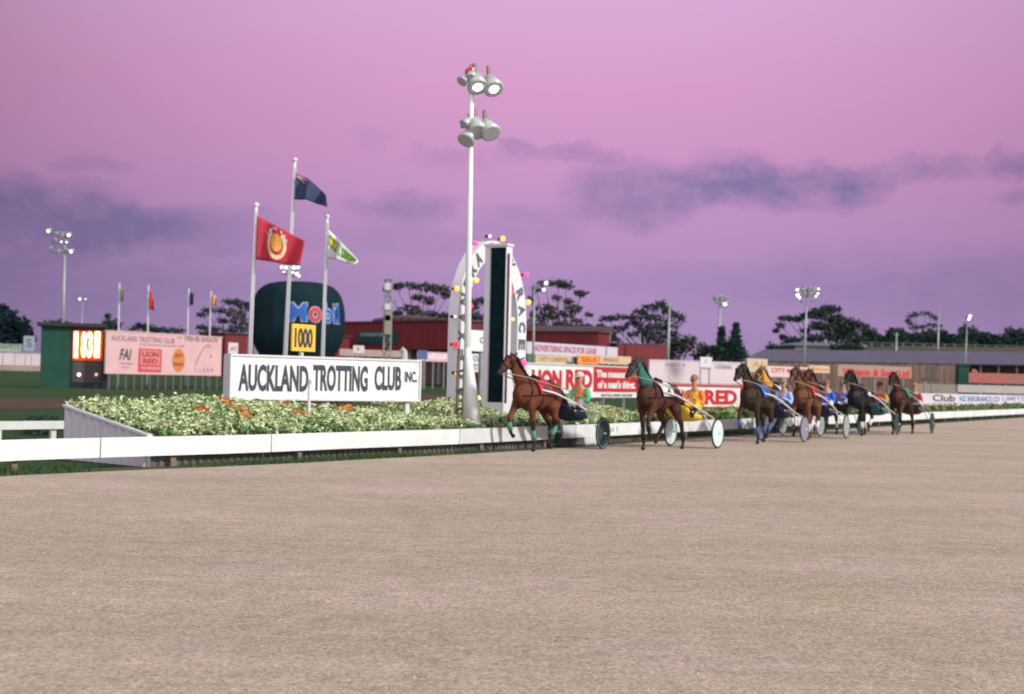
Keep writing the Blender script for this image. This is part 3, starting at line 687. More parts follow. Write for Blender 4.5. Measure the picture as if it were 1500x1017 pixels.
for (x, y, c_, out, sz_) in [(694, 357, 'p', -.03, 1), (715, 346.5, 'w', -.03, .6), (734, 350, 'o', -.03, 1.1), (697, 411, 'y', .05, 1), (667, 423, 'o', -.03, 1.1), (688, 448.5, 'r', .05, 1.1), (768, 403, 'p', -.03, 1.1), (773, 443, 'o', .0, 1.15),
                        (750, 468, 'g', .05, .7), (663.5, 504.5, 'r', -.05, 1.1), (666.5, 546, 'y', -.03, .8), (766, 531, 'p', .05, 1.2), (699.5, 583, 'g', .05, .9), (664, 464, 'w', -.03, .5), (749.5, 428, 'p', .05, .7)]:  # last small pink entry is a reflection, built as a glowing ball
    p = PP(x, y, B.a + B.n * out, B.n) - B.a; q = (p.dot(B.u), -.02 - max(0, out), p.z)
    col, es = BC[c_]
    bo = MB().ball(q, .066 * sz_, nu=10, nv=8).build('bulb', mat('bulb_' + c_, col, emit=col, es=es), arch, True)
    MB().tube([(q[0], q[1] + .05, q[2]), (q[0], q[1] + .13, q[2])], .035, 8).build('socket', DARKM, bo)

# ================================================================ winning post
s = s_at(738, 1.0); W0 = rail(s, 1.0); W0.z = 0
wp = thing('winning_post', 'tall white winning post with a long black panel, standing before the arch', 'post', W0, UR)
B = Board.__new__(Board); B.a = W0; B.rz = UR; B.u = ax_u; B.n = ax_n; B.root = wp
h_ = B.loc(738, 359)[1]; wF = B.loc(749, 450)[0]
# end face (towards the left of the picture) is the plane x = 0, depth into +y
def endloc(px, py):
    p = PP(px, py, B.a, -B.u) - B.a; return p.dot(-B.n), p.z
yd, _ = endloc(709, 450); ya_, zt_ = endloc(718, 363); yb_, zb_ = endloc(736, 590)
PM = mat('post_white', (.64, .63, .66), .5, .04, 1)
f_ = .06
mb = MB(); mb.box(0, wF, 0, yb_, 0, h_); mb.box(0, wF, ya_, yd, 0, h_); mb.box(0, wF, yb_ + .001, ya_ - .001, 0, zb_); mb.box(0, wF, yb_ + .001, ya_ - .001, zt_, h_ - .001); mb.build('casing', PM, wp)
MB().box(f_, wF - f_, yb_ + .002, ya_ - .002, zb_ + .001, zt_ - .001).build('black_panel', mat('black_panel_glass', (.004, .018, .020), .85, .3, 2, spec=.05), wp)
xa_ = B.loc(741.5, 450)[0]; xb_ = B.loc(745, 450)[0]
MB().box(xa_, xb_, -.006, .02, 1.0, h_ - .18).build('slot', mat('slot_brown', (.06, .035, .03), .7), wp)
mb = MB(); mb.box(-.03, wF + .03, -.03, yd + .03, h_, h_ + .05); mb.build('cap', PM, wp)
mb = MB(); q0 = wF + .02; mb.hexa([(q0, .02, 0), (q0 + .75, .02, 0), (q0 + .75, .12, 0), (q0, .12, 0), (q0, .02, 1.75), (q0 + .06, .02, 1.75), (q0 + .06, .12, 1.75), (q0, .12, 1.75)]); mb.build('brace', PM, wp)

# ================================================================ totalisator hut + pink hoarding (left)
B = Board('totalisator_hut', 'dark green hut with glowing orange digits, left of the pink hoarding', 'hut', 60, 118, 103, 118.6); hut = B
hh = B.z(60, 477)
MB().box(0, B.L, 0, 3, 0, hh).build('wall', GREEN, B.root)
MB().box(-.35, B.L + 2.9, -.45, 3.2, hh + .001, hh + .28).build('roof', mat('hut_roof', (.03, .03, .035), .8), B.root)
xl = B.L; X1 = B.loc(157, 520)[0]
MB().box(xl + .002, X1, .25, 2.9, 0, hh).build('dark_bay', BLACK, B.root)
DP = B.box('digit_panel', mat('digit_backing', (.50, .08, .03), .6), 104.5, 151, 484, 528, .19, .248)  # orange-red backing colour paints in glow spilling from the digits
AMB = mat('glowing_digits', (1, .6, .3), emit=(1, .55, .22), es=6)
for s_, xa, xb in (('1', 109, 114.5), ('8', 119.5, 127), ('3', 128.5, 136), ('1', 139, 146.5)): B.text(AMB, s_, xa, xb, 486, 524, y=.06, parent=DP, name='digit', th=.04, bold=.045)
GB = B.box('lower_grille', mat('grille_grey', (.06, .055, .055), .6), 106, 149, 530, 560, .18, .248)
for x, es in ((115.5, 4), (141, .6)):
    X, z = B.loc(x, 549, 0); MB().ball((X, .08, z), .14, nu=10, nv=6).build('indicator_lamp', mat('indicator_%d' % x, (1, .7, .6), emit=(1, .62, .55), es=es), GB, True)
for x in (103.5, 152): X, z = B.loc(x, 549, 0); MB().box(X - .1, X + .1, 0, .2, 0, hh).build('post', BLACK, B.root)

B = Board('hoarding', 'wide pink hoarding on many thin legs, listing the season sponsors', 'hoarding', 155.5, 118, 325, 131)
zt = B.z(155.5, 485.5); zb = B.z(155.5, 547.5)
PINK = mat('hoarding_lit_pink', (.62, .38, .39), .6, .07, .6)  # cream board; the pinkish light on it is put into this colour
BD = MB().box(0, B.L, 0, .15, zb, zt).build('board', PINK, B.root)
MB().box(-.08, B.L + .08, -.05, .2, zt, zt + .09).build('top_trim', mat('cream_trim', (.62, .45, .35)), B.root)
DM = mat('mauve_lettering', (.22, .12, .19), .6); DR = mat('hoarding_red', (.55, .06, .08), .6); PR = mat('hoarding_dark_red', (.36, .04, .06), .6)
B.text(DM, 'AUCKLAND TROTTING CLUB', 163, 256, 491, 499, bold=.02); B.text(DM, '1985-86 SEASON', 271, 319, 490, 500, bold=.02); B.text(DM, '-', 260, 266, 494, 495.5, bold=.02)
B.text(DM, 'THE RACING SEASON 1985', 204, 270, 503, 506.5, bold=.0)
B.text(INK, 'FAI', 175, 193, 511, 527, shear=.25, bold=.03); B.text(DM, 'insurance', 175, 195, 530, 534); B.text(DM, 'group', 178, 190, 537, 540)
rb = B.box('red_panel', DR, 203, 237, 510.5, 545, -.02, -.001); rp_ = B.box('pink_panel', mat('salmon', (.62, .24, .22)), 206, 234, 513, 534, -.035, -.021)
B.text(PR, 'LION', 208, 232, 514.5, 523, y=-.036, bold=.045); B.text(PR, 'RED', 209, 231, 525, 532.5, y=-.036, bold=.045); B.text(PINK, 'THE MEASURE', 205, 235, 537, 541.5, y=-.021, bold=.02)
X, z = B.loc(261.5, 528); _, z2 = B.loc(261.5, 511); rz_ = z2 - z; rx_ = abs(B.loc(270.5, 528)[0] - X)
mb = MB(); V = [(X + rx_ * math.cos(2 * math.pi * k / 28), y, z + rz_ * math.sin(2 * math.pi * k / 28)) for y in (-.03, -.001) for k in range(28)]
mb.add(V, [tuple(range(28)), tuple(range(28, 56))] + [(k, (k + 1) % 28, 28 + (k + 1) % 28, 28 + k) for k in range(28)]); mb.build('orange_oval', mat('amber_oval', (.55, .20, .05), .6, .25, 3), B.root)
B.text(PR, 'BIG', 256, 267, 518, 523, y=-.032, bold=.03); B.text(PR, 'BEER', 254, 269, 531, 536, y=-.032, bold=.03)
mb = MB(); prev = None
for k in range(15):
    t_ = k / 14; px = 286 + 22 * t_; py = 535 - 29 * math.sin(t_ * 1.75) ** .9 if t_ < 1 else 509
    X, z = B.loc(px, py); cur = Vector((X, -.02, z))
    if prev is not None: mb.tube([prev, cur], .045, 5)
    prev = cur
mb.build('arc_emblem', DM, B.root)
X, z = B.loc(309, 522); MB().ball((X, -.02, z), .12, .02, .12, 8, 5).build('dot_emblem', DM, B.root)
B.text(DM, 'C L E A R', 285, 313, 539, 544.5, bold=0)
for k in range(15):
    x = .5 + k * (B.L - 1) / 14; MB().box(x - .07, x + .07, .03, .12, 0, zb - .001).build('leg', mat('leg_grey', (.12, .12, .12)), B.root)

# ================================================================ far fences and hoardings
FW = mat('pale_fence_paint', (.62, .50, .53), .7, .06, .2); TAN = mat('tan_shaded_base', (.36, .26, .22), .8, .1, .3)  # tan strip paints in the shade on the lower part of the fence
def fence(name, label, x0, Z0, x1, Z1, yt, yk, m=FW, thick=.15, base_m=TAN, cat='fence', posts=12):
    B = Board(name, label, cat, x0, Z0, x1, Z1); zt = B.z(x0, yt); zk = B.z(x0, yk)
    MB().box(0, B.L, 0, thick, zk, zt).build('boards', m, B.root); MB().box(0, B.L, -.04, thick + .02, -.3, zk - .002).build('shaded_base', base_m, B.root)
    MB().box(0, B.L, -.06, thick + .06, zt + .001, zt + .1).build('top_rail', LILAC, B.root)
    for k in range(posts): x = (k + .5) * B.L / posts; MB().box(x - .08, x + .08, thick + .022, thick + .2, -.3, zt - .05).build('post', GREYM, B.root)
    return B
B = fence('perimeter_fence', 'long pale pink perimeter fence far across the infield, left half', -150, 236, 640, 252, 514, 531)
B = fence('white_fence', 'white fence with faint lettering, behind the second race horse', 952, 165, 1100, 172, 528, 560, cat='fence')
INKL = mat('faint_violet_lettering', (.30, .26, .42))
for s_, xa, xb, ya, yb in (('IOSTLY A', 975, 1004, 531, 536), ('FINE', 1026, 1042, 537, 541), ('CATERING', 1048, 1072, 534, 540)): B.text(INKL, s_, xa, xb, ya, yb, y=-.05)
B = Board('cream_sign', 'small white sign raised above the white fence', 'sign', 1026, 163, 1043, 164); B.box('board', mat('sign_face_white', (.62, .58, .62)), 1026, 1043, 523, 538); B.text(INKL, '7', 1031, 1037, 527, 533)
for x in (.2, B.L - .2): MB().box(x - .06, x + .06, .085, .2, 0, B.z(1026, 524)).build('post', GREYM, B.root)
B = fence('perimeter_fence', 'pale fence running from the arch toward the hoardings', 640, 250, 960, 190, 530, 545)
B = fence('perimeter_fence', 'pale fence seen between the racing drivers at right', 1100, 168, 1372, 150, 547, 566)

def simple(name, label, cat, x0, Z0, x1, Z1, yt, yb, m, texts=(), legs=2, th=.08, group=None, extra=None):
    B = Board(name, label, cat, x0, Z0, x1, Z1, group); zt = B.z(x0, yt); zb = B.z(x0, yb)
    MB().box(0, B.L, 0, th, zb, zt).build('board', m, B.root)
    for k in range(legs): x = (k + .5) * B.L / legs; MB().box(x - .06, x + .06, th + .002, th + .12, 0, zt - .1).build('leg', GREYM, B.root)
    for t_ in texts: B.text(t_[0], *t_[1:6], bold=.025 if len(t_) < 7 else t_[6])
    return B
GW = mat('greenish_board', (.30, .36, .28), .7, .1)
simple('hoarding', 'greenish white advertising board on the far fence, at the left edge', 'hoarding', -40, 228, 31, 230, 502.5, 514, GW, [(mat('olive_ink', (.12, .15, .10)), 'CARPETS', -8, 29, 504, 511)], 4)
simple('sign', 'small grey framed board beside the dark green hut', 'sign', 34.5, 226, 51, 227, 492, 514, mat('grey_board', (.22, .25, .30)), [(mat('slate_ink', (.08, .10, .14)), 'S', 39, 47, 496, 509)])
simple('sign', 'small white sign with a red mark, left of the balloon', 'sign', 335, 150, 349, 151, 502, 519, mat('sign_face_white', (.62, .58, .62)), [(RED, 'AT', 337, 347, 508, 514)])
simple('hoarding', 'low pinkish hoarding with dark lettering behind the club sign', 'hoarding', 350, 145, 600, 155, 520, 528, mat('dull_pink_board', (.50, .38, .37)), [(INK, 'RACING AT ALEXANDRA PARK', 500, 590, 521, 527)], 8)
simple('hoarding', 'dull tan hoarding below the green signboard of the red stand', 'hoarding', 498, 175, 590, 180, 511, 521, mat('tan_board', (.36, .26, .23), .7, .15, .5), [], 5)
simple('sign', 'small cream square sign standing above the club sign', 'sign', 518, 170, 534, 171, 506, 517, mat('sign_face_cream', (.58, .50, .42)), [(INK, 'E', 523, 527, 509, 513)])
simple('hoarding', 'pink hoarding with white airline lettering beside the finish arch', 'hoarding', 612, 170, 660, 174, 515, 529, mat('pink_board', (.62, .36, .42)), [(WHITE, 'AEROLINE', 626, 659, 518, 526)], 3)
simple('sign', 'blue panel at the left end of the pink hoarding', 'sign', 613, 168, 627, 169, 513, 526, mat('blue_board', (.06, .11, .25)), [], 2)
# pale pointed statue on the hoarding line
g = GP(592, 160); o = thing('statue', 'small pale horse head figure above the right end of the club sign', 'statue', g)
def L_(x, y): return P(x, y, 160) - g
mb = MB().loft([(L_(592, 535), .45, .5), (L_(592, 522), .4, .42), (L_(593, 515), .3, .3), (L_(590, 511), .25, .25), (L_(586, 515), .15, .15)]); link('figure', remesh(mb, .1, 2), mat('pale_stone', (.50, .47, .42)), o)

# signs seen through the arch
simple('sign', 'white sign board with an orange emblem, seen through the finish arch', 'sign', 683, 62, 716, 63, 483, 514, WHITE, [(INK, 'C', 703, 709, 494, 503), (INK, 'L', 710, 714, 494, 503)], 2)
simple('sign', 'smaller white board with grey lettering, low inside the arch', 'sign', 690, 75, 716, 76, 518, 534, WHITE2, [(mat('grey_ink', (.2, .2, .24)), 'CLUB', 693, 712, 521, 529)], 2)
simple('hoarding', 'pale pink hoarding low behind the arch and mast', 'hoarding', 683, 95, 716, 97, 535, 545, FW, [(mat('faint_ink', (.4, .3, .4)), 'RACE', 690, 712, 537, 542)], 2)
B = simple('hoarding', 'long white hoarding advertising space for lease, below the red stand', 'hoarding', 772, 135, 905, 150, 500.5, 519, mat('lilac_board', (.55, .49, .58), .6, .05), [(PR, 'ADVERTISING SPACE FOR LEASE', 783, 874, 505, 514.5)], 6)
X = B.loc(888, 510)[0]; MB().box(X - .08, X + .08, -.02, -.001, B.z(772, 519), B.z(772, 500.5)).build('divider', DARKM, B.root)
CRM = mat('cream_board', (.56, .42, .25), .7, .08)
simple('hoarding', 'cream hoarding with small writing, left of the orange one', 'hoarding', 785, 128, 838, 131, 520.5, 532.5, CRM, [(mat('brown_ink', (.25, .15, .08)), 'CITY CARPETS', 790, 832, 523, 529)], 3)
simple('sign', 'narrow dark green panel between cream and orange hoardings', 'sign', 773, 127, 784, 127.5, 518, 533, mat('mid_green_board', (.08, .14, .06)), [], 2)
simple('hoarding', 'bright orange hoarding above the big red and white one', 'hoarding', 847, 130, 878, 132, 520, 533, mat('orange_board', (.80, .28, .04)), [(RED, 'SALE', 852, 874, 523, 530)], 2)
simple('hoarding', 'cream hoarding just right of the orange one', 'hoarding', 879, 132, 925, 135, 521, 533, mat('cream_board_two', (.58, .40, .27)), [(mat('brown_ink', (.25, .15, .08)), 'FINANCE', 884, 906, 524, 530)], 3)
# big red and white beer hoarding
B = Board('hoarding', 'big white hoarding with bold red lettering and red slogan panel, behind the leading driver', 'hoarding', 772, 58, 934, 66)
zt = B.z(772, 533); zb = B.z(772, 582)
MB().box(0, B.L, 0, .12, zb, zt).build('board', WHITE, B.root); MB().box(-.03, B.L + .03, -.05, .17, zt, zt + .05).build('top_trim', LILAC, B.root)
SER = mat('beer_red', (.50, .025, .03), .5, .08)
B.text(SER, 'LION', 779, 823, 541, 570, bold=.055); B.text(SER, 'RED', 829, 868, 541, 570, bold=.055)
B.box('slogan_panel', SER, 869.5, 933, 538, 574, -.02, -.001)
B.text(WHITE, 'The measure', 873, 921, 542, 553, y=-.022, bold=.04); B.text(WHITE, "of a man's thirst.", 875, 930, 557, 569, y=-.022, bold=.04)
B.text(INK, 'AUCKLAND RACES', 880, 926, 577, 581, bold=.03)
for k in range(5): x = (k + .5) * B.L / 5; MB().box(x - .05, x + .05, .122, .22, 0, zt - .1).build('leg', GREYM, B.root)
# second beer board, partly hidden by horses
B = Board('hoarding', 'red and white hoarding half hidden between the second and third race horses', 'hoarding', 985, 74, 1098, 80)
zt = B.z(985, 563); zb = B.z(985, 598)
MB().box(0, B.L, 0, .12, zb, zt).build('board', WHITE, B.root); mb = MB(); mb.box(0, B.L, -.012, -.001, zt - .12, zt - .001); mb.box(0, B.L, -.012, -.001, zb + .001, zb + .08); X = B.loc(1084, 580)[0]; mb.box(X, B.L, -.012, -.001, zb + .08, zt - .12); mb.build('red_border', SER, B.root)
B.text(SER, 'LION', 990, 1028, 571, 592, bold=.055); B.text(SER, 'RED', 1032, 1080, 571, 593, bold=.055)
for k in range(3): x = (k + .5) * B.L / 3; MB().box(x - .05, x + .05, .122, .22, 0, zt - .1).build('leg', GREYM, B.root)
simple('hoarding', 'small cream and yellow board behind the third race horse', 'hoarding', 1095, 120, 1125, 122, 525, 545, mat('yellow_cream_board', (.52, .42, .28)), [(mat('brown_orange_ink_two', (.42, .24, .12)), 'A1', 1102, 1118, 529, 538)], 2)
simple('hoarding', 'pinkish white hoarding behind the crowd of horse heads', 'hoarding', 1124, 125, 1195, 130, 536, 552, mat('pink_white_board', (.62, .46, .46)), [(RED, 'CITY MOTORS', 1130, 1190, 539, 546)], 3)
simple('hoarding', 'cream hoarding with brown writing, right of the horse heads', 'hoarding', 1186, 128, 1216, 130, 535, 546, mat('cream_board_three', (.55, .42, .30)), [(ORG, 'Gisborne', 1188, 1213, 537, 543)], 2)
simple('hoarding', 'brown hoarding with long red script, above the last race horses', 'hoarding', 1228, 136, 1336, 142, 534, 551, mat('brown_board', (.34, .22, .17)), [(RED, 'Watson & Sons Ltd', 1234, 1332, 539, 550, .05)], 5)
simple('hoarding', 'white hoarding reading Club with blue insurance lettering, along the rail at far right', 'hoarding', 1335, 92, 1640, 104, 576, 595.5, mat('club_white_board', (.60, .54, .60)), [(mat('brown_black_ink', (.07, .06, .05)), 'Club', 1366, 1399, 578, 588), (mat('brown_orange_ink', (.4, .22, .12)), 'PARK', 1368, 1396, 590, 592.5),
   (mat('blue_ink', (.14, .16, .38)), 'NZ INSURANCE CO', 1406, 1464, 580, 588), (INKL, 'LIMITED', 1468, 1510, 580, 587)], 8)
B = simple('low_wall', 'low pale concrete wall above the white hoarding at far right', 'wall', 1404, 122, 1600, 128, 563.5, 575, mat('pale_concrete', (.36, .33, .32), .8, .12, .5), [], 0, .3)
B = simple('low_wall', 'dull brown low wall between last race horse and pale wall', 'wall', 1340, 126, 1404, 128, 562, 578, mat('brown_concrete', (.24, .19, .17), .8, .12, .5), [], 0, .3)
B = simple('sign', 'dark slatted board left of the timber fence', 'sign', 1352, 124, 1374, 125, 554, 558, mat('dark_board', (.05, .05, .05)), [], 2)
# timber fence
B = Board('timber_fence', 'brown paling fence below the long grey roof', 'fence', 1090, 160, 1415, 146); zt = B.z(1090, 531)
MB().box(0, B.L, .05, .12, 0, zt - .1).build('rails', WOOD, B.root)
mb = MB(); x = 0
while x < B.L: mb.box(x, x + .24, -.02, .04, 0, zt + random.uniform(-.06, .06)); x += .30
mb.build('palings', mat('paling_timber', (.40, .28, .21), .85, .45, .8, stretch=(3, 1, .15)), B.root)
B = simple('hoarding', 'long hoarding with pinkish red script at far right edge', 'hoarding', 1420, 138, 1600, 142, 546, 561, mat('dull_red_board', (.26, .12, .10)), [(mat('salmon_script', (.40, .09, .075)), 'Benson', 1424, 1474, 541, 561, .03), (mat('salmon_script', (.6, .2, .2)), 'and Hedges', 1476, 1520, 549, 558, .02)], 5)
g = GP(1413, 140); o = thing('switch_box', 'narrow dark green kiosk beside the red script hoarding', 'kiosk', g)
pz = P(1413, 534, 140).z; MB().box(-.55, .5, 0, 1, 0, pz - .15).build('cabinet', GREEN, o); MB().hexa([(-.65, -.1, pz - .149), (.65, -.1, pz - .149), (.65, 1.1, pz - .149), (-.65, 1.1, pz - .149), (-.3, .3, pz + .1), (.4, .3, pz + .1), (.4, .8, pz + .1), (-.3, .8, pz + .1)]).build('roof', GREEN, o)

# ================================================================ buildings
def building(label, x0, Z0, x1, Z1, yt, depth, m, roofm, roof_h=.5, over=.3, windows=0, cat='grandstand', name='grandstand', yb=None):
    B = Board(name, label, cat, x0, Z0, x1, Z1); zt = B.z(x0, yt); z0 = 0 if yb is None else B.z(x0, yb)
    w_ = MB().box(0, B.L, 0, depth, z0, zt).build('wall', m, B.root)
    MB().hexa([(-over, -over, zt + .002), (B.L + over, -over, zt + .002), (B.L + over, depth + over, zt + .002), (-over, depth + over, zt + .002),
               (-over, -over, zt + .15), (B.L + over, -over, zt + .15), (B.L + over, depth + over, zt + roof_h), (-over, depth + over, zt + roof_h)]).build('roof', roofm, B.root)
    if yb is not None:
        for k in range(8): x = (k + .5) * B.L / 8; MB().box(x - .15, x + .15, 1.0, 1.3, 0, z0 - .001).build('column', GREYM, B.root)
        MB().box(0, B.L, 2.5, 2.8, 0, z0 - .002).build('back_wall', mat('dull_brown_wall', (.13, .09, .075), .8, .2, .4), B.root)
    return B
REDW = mat('dark_red_cladding', (.155, .018, .022), .7, .18, .4, stretch=(6, 1, .3)); RRF = mat('brown_roof', (.085, .05, .055), .8, .2, .5)
B = building('long dark red stand with a green signboard, between balloon and arch', 503, 200, 668, 185, 473, 14, REDW, RRF, .7, yb=512)
gb = B.box('signboard', mat('signboard_green', (.01, .055, .045), .6), 525, 584, 485, 504, -.12, -.01); B.text(mat('sign_ink_pale', (.4, .5, .45)), 'TOTALISATOR', 529, 562, 488, 493, y=-.125, parent=gb)
g = B.L; mb = MB()
for i in range(9): x = 2 + i * 1.5; mb.ball((x, 5, B.z(503, 473) + .5), 1.0, 1.2, .8 * math.sin(.5 + i * .3), 8, 6)
mb.build('roof_vents', RRF, B.root)
B = building('dark red stand with brown roof, right of the finish arch', 668, 185, 876, 178, 485, 5, REDW, RRF, 1.0, yb=505)
B = building('low dark red block at the right end of the stands', 904, 182, 978, 186, 504, 10, REDW, RRF, .2, over=.05)
for k in range(3): x = B.L * (.2 + .3 * k); MB().box(x - .08, x + .08, 4, 4.2, B.z(904, 504) + .25, B.z(904, 485)).build('roof_mast', GREYM, B.root)
B = building('small dark red shed just left of the balloon', 330, 215, 372, 218, 489, 8, REDW, RRF, .4)
B = building('small dark red shed just right of the balloon', 486, 190, 512, 195, 492, 8, REDW, RRF, .3)
# scaffold tower
Y = 165; g = GP(567, Y); o = thing('lattice_tower', 'slim lattice tower with white boxes, in front of the red stand', 'tower', g); ttop = P(569, 410, Y) - g
hw = 5.0 / F * Y; mb = MB()
for sx_ in (-1, 1):
    for sy_ in (-1, 1): MB().tube([(sx_ * hw, sy_ * hw + hw, 0), (sx_ * hw + ttop.x, sy_ * hw + hw, ttop.z)], .07, 6).build('leg', GREYM, o)
nz = 13
for i in range(nz):
    z0 = ttop.z * i / nz; z1 = ttop.z * (i + 1) / nz; dx0 = ttop.x * i / nz
    for (a, b_) in (((-hw, 0), (hw, 0)), ((-hw, 2 * hw), (hw, 2 * hw)), ((-hw, 0), (-hw, 2 * hw)), ((hw, 0), (hw, 2 * hw))):
        mb.tube([(a[0] + dx0, a[1], z0), (b_[0] + dx0, b_[1], z1)], .04, 4); mb.tube([(a[0] + dx0, a[1], z1), (b_[0] + dx0, b_[1], z1)], .04, 4)
mb.build('bracing', GREYM, o)
for y, hgt, m_ in ((420, 5, WHITE2), (450, 5, WHITE2), (462, 8, mat('dull_tan_panel', (.30, .26, .2))), (476, 14, mat('dull_tan_panel', (.30, .26, .2)))):
    c_ = P(568, y, Y) - g; MB().box(c_.x - hw * .8, c_.x + hw * .9, -.05 - .3, -.05, c_.z - hgt / F * Y, c_.z + hgt / F * Y).build('equipment_box', m_, o)
MB().box(ttop.x - hw * 1.3, ttop.x + hw * 1.3, -.4, 2 * hw + .4, ttop.z, ttop.z + .25).build('platform', GREYM, o)
for x, y in ((557, 452), (582, 440)): c_ = P(x, y, Y) - g; a = (c_.x, 0, c_.z); MB().tube([(ttop.x * .8, 0, c_.z), a], .05, 5).build('arm', GREYM, o)

# long grey roofed stand at right
ROOFG = mat('grey_corrugated_roof', (.115, .105, .15), .7, .1, .4)
B = Board('long_shed', 'very long low grey roofed stand stretching across the right background', 'stand', 1088, 205, 1700, 178)
ze = B.z(1088, 530); zr = B.z(1088, 517) + .6
mb = MB().hexa([(0, -.5, ze), (B.L, -.5, ze), (B.L, 9, zr), (0, 9, zr), (0, -.5, ze + .15), (B.L, -.5, ze + .15), (B.L, 9, zr + .15), (0, 9, zr + .15)]); mb.build('roof', ROOFG, B.root)
MB().box(.3, B.L, 8.4, 8.7, 0, zr - .1).build('back_wall', mat('shed_brown_wall', (.26, .19, .16), .8, .2, .3), B.root)
for k in range(24): x = (k + .5) * B.L / 24; MB().box(x - .12, x + .12, .2, .45, 0, ze + .1).build('column', mat('pale_column', (.28, .22, .2)), B.root)
B = Board('grey_shed', 'pale grey shed under the wide spreading tree', 'shed', 1165, 262, 1268, 265); zt = B.z(1165, 503)
MB().box(0, B.L, 0, 10, 0, zt - .4).build('wall', mat('grey_green_wall', (.15, .19, .2), .8), B.root); MB().hexa([(-1, -.5, zt - .399), (B.L + 1, -.5, zt - .399), (B.L + 1, 10, zt - .399), (-1, 10, zt - .399), (2, 3, zt + .3), (B.L - 1, 3, zt + .3), (B.L - 1, 6, zt + .3), (2, 6, zt + .3)]).build('roof', mat('grey_green_roof', (.11, .15, .16), .8), B.root)
# grass bank behind the stand at right: terrain
mb = MB(); xs = [1120, 1200, 1300, 1400, 1500, 1700]; tops = [513, 511, 508, 508, 509, 510]
for x, yt in zip(xs, tops):
    p = P(x, yt, 262); f_ = GP(x, 225); bk = GP(x, 300); mb.v += [tuple(f_), (p.x, 250, p.z - .8), tuple(p), tuple(bk)]
for i in range(len(xs) - 1):
    for j in range(3): mb.f.append((i * 4 + j, i * 4 + 4 + j, i * 4 + 5 + j, i * 4 + 1 + j))
struct(mb, 'hill', mat('bank_brown_grass', (.085, .062, .035), .9, .3, .15, c2=(.06, .065, .03)))
B = Board('wire_fence', 'thin pale green fence along the top of the grass bank', 'fence', 1262, 263, 1700, 266); zz = B.z(1262, 501)
for k in range(30): x = k * B.L / 29; MB().box(x - .06, x + .06, 0, .12, 0, zz).build('post', GREYM, B.root)
mb = MB()
for q in (.0, .5, 1.0, 1.5): mb.box(0, B.L, -.05, -.01, zz - q - .1, zz - q)
mb.build('wires', mat('fence_grey_green', (.10, .13, .12)), B.root)

# ================================================================ trees
LEAF0 = [mat('leaf_dark', (.050, .080, .052), .8, .3, .4, c2=(.018, .040, .036), island=.6, spec=.1), mat('leaf_pine', (.036, .072, .055), .8, .3, .4, c2=(.014, .036, .036), island=.6, spec=.1),
        mat('leaf_olive', (.065, .080, .045), .8, .3, .4, c2=(.024, .042, .032), island=.6, spec=.1)]
LEAF = LEAF0 + [mat('leaf_very_dark', (.014, .032, .036), .8, .3, .4, c2=(.006, .016, .022), island=.6, spec=.1)]
BARK = mat('bark', (.09, .07, .06), .9, .3, 1)
def tree(label, Y, base, blobs, leaf=0, sz=.30, dens=1.0, r0_=.45, group='trees behind the racecourse', name='tree', limbs=True, depth=1.0):
    g = GP(base, Y); o = thing(name, label, 'tree', g, 0, group); C_ = []; S_ = []; k = Y / F
    cen = [(P(x, y, Y) - g, rx * k, ry * k) for x, y, rx, ry in blobs]
    for c_, rx, ry in cen:
        n_ = int(dens * (14 + 4.2 * (rx * ry * 4 + rx * 3) / (sz * sz * 6)))
        for _ in range(n_):
            v = Vector((random.gauss(0, 1), random.gauss(0, 1), random.gauss(0, 1))).normalized() * random.random() ** .35
            ex = 1 + .18 * math.sin(v.x * 9 + c_.x) * math.sin(v.z * 7 + c_.z * 3)
            C_.append((c_.x + v.x * rx * ex, c_.y + v.y * max(rx * .8, ry) * depth, c_.z + v.z * ry * ex)); S_.append(random.uniform(.6, 1.2) * sz)
    leaves('crown', C_, np.array(S_), LEAF[leaf], None, None, per=4, parent=o, up=.5)
    if limbs:
        mb = MB(); zmin = min(c_.z - ry for c_, rx, ry in cen); cx = sum(c_.x * rx for c_, rx, ry in cen) / sum(rx for _, rx, _ in cen)
        fork = Vector((cx * .5, 0, max(1.2, zmin * .8))); mb.tube([(0, 0, -.3), fork * .5 + Vector((.1, 0, 0)), fork], [r0_, r0_ * .8, r0_ * .65], 8)
        for c_, rx, ry in cen:
            for t_ in ((0, 0),):
                e = Vector((c_.x + t_[0] * rx, c_.y + t_[1] * rx, c_.z)); mid = fork.lerp(e, .5) + Vector((random.uniform(-.4, .4), 0, -.12 * (e - fork).length)); mb.tube([fork, mid, e], [r0_ * .38, r0_ * .22, .04], 6)
        mb.build('trunk', BARK, o, True)
    return o
tree('very dark rounded tree at the left edge', 260, 8, [(6, 472, 30, 22), (26, 482, 18, 20), (0, 455, 14, 9), (38, 494, 12, 10), (-30, 470, 30, 22), (15, 490, 34, 18)], 3, .45, 1.8)
tree('low bushy tree peeking over the green hut', 250, 88, [(88, 474, 16, 5), (75, 478, 12, 6), (104, 480, 12, 6)], 0, .4)
tree('small dark tree left behind the pink hoarding', 250, 160, [(160, 472, 12, 7), (152, 480, 10, 8), (170, 480, 10, 6), (158, 463, 3, 2)], 1, .4)
tree('low dark tree line behind the middle of the pink hoarding', 255, 212, [(208, 480, 20, 5), (225, 483, 14, 4), (250, 484, 25, 3)], 1, .4)
tree('airy spreading tree right behind the pink hoarding', 240, 335, [(338, 442, 15, 4), (352, 446, 14, 5), (362, 450, 6, 8), (304, 455, 9, 4), (296, 461, 7, 3), (322, 455, 10, 4), (343, 458, 16, 6), (352, 472, 16, 12), (325, 470, 10, 4), (296, 480, 9, 3), (315, 482, 10, 3), (345, 485, 22, 8), (305, 488, 14, 4)], 0, .3, .8)
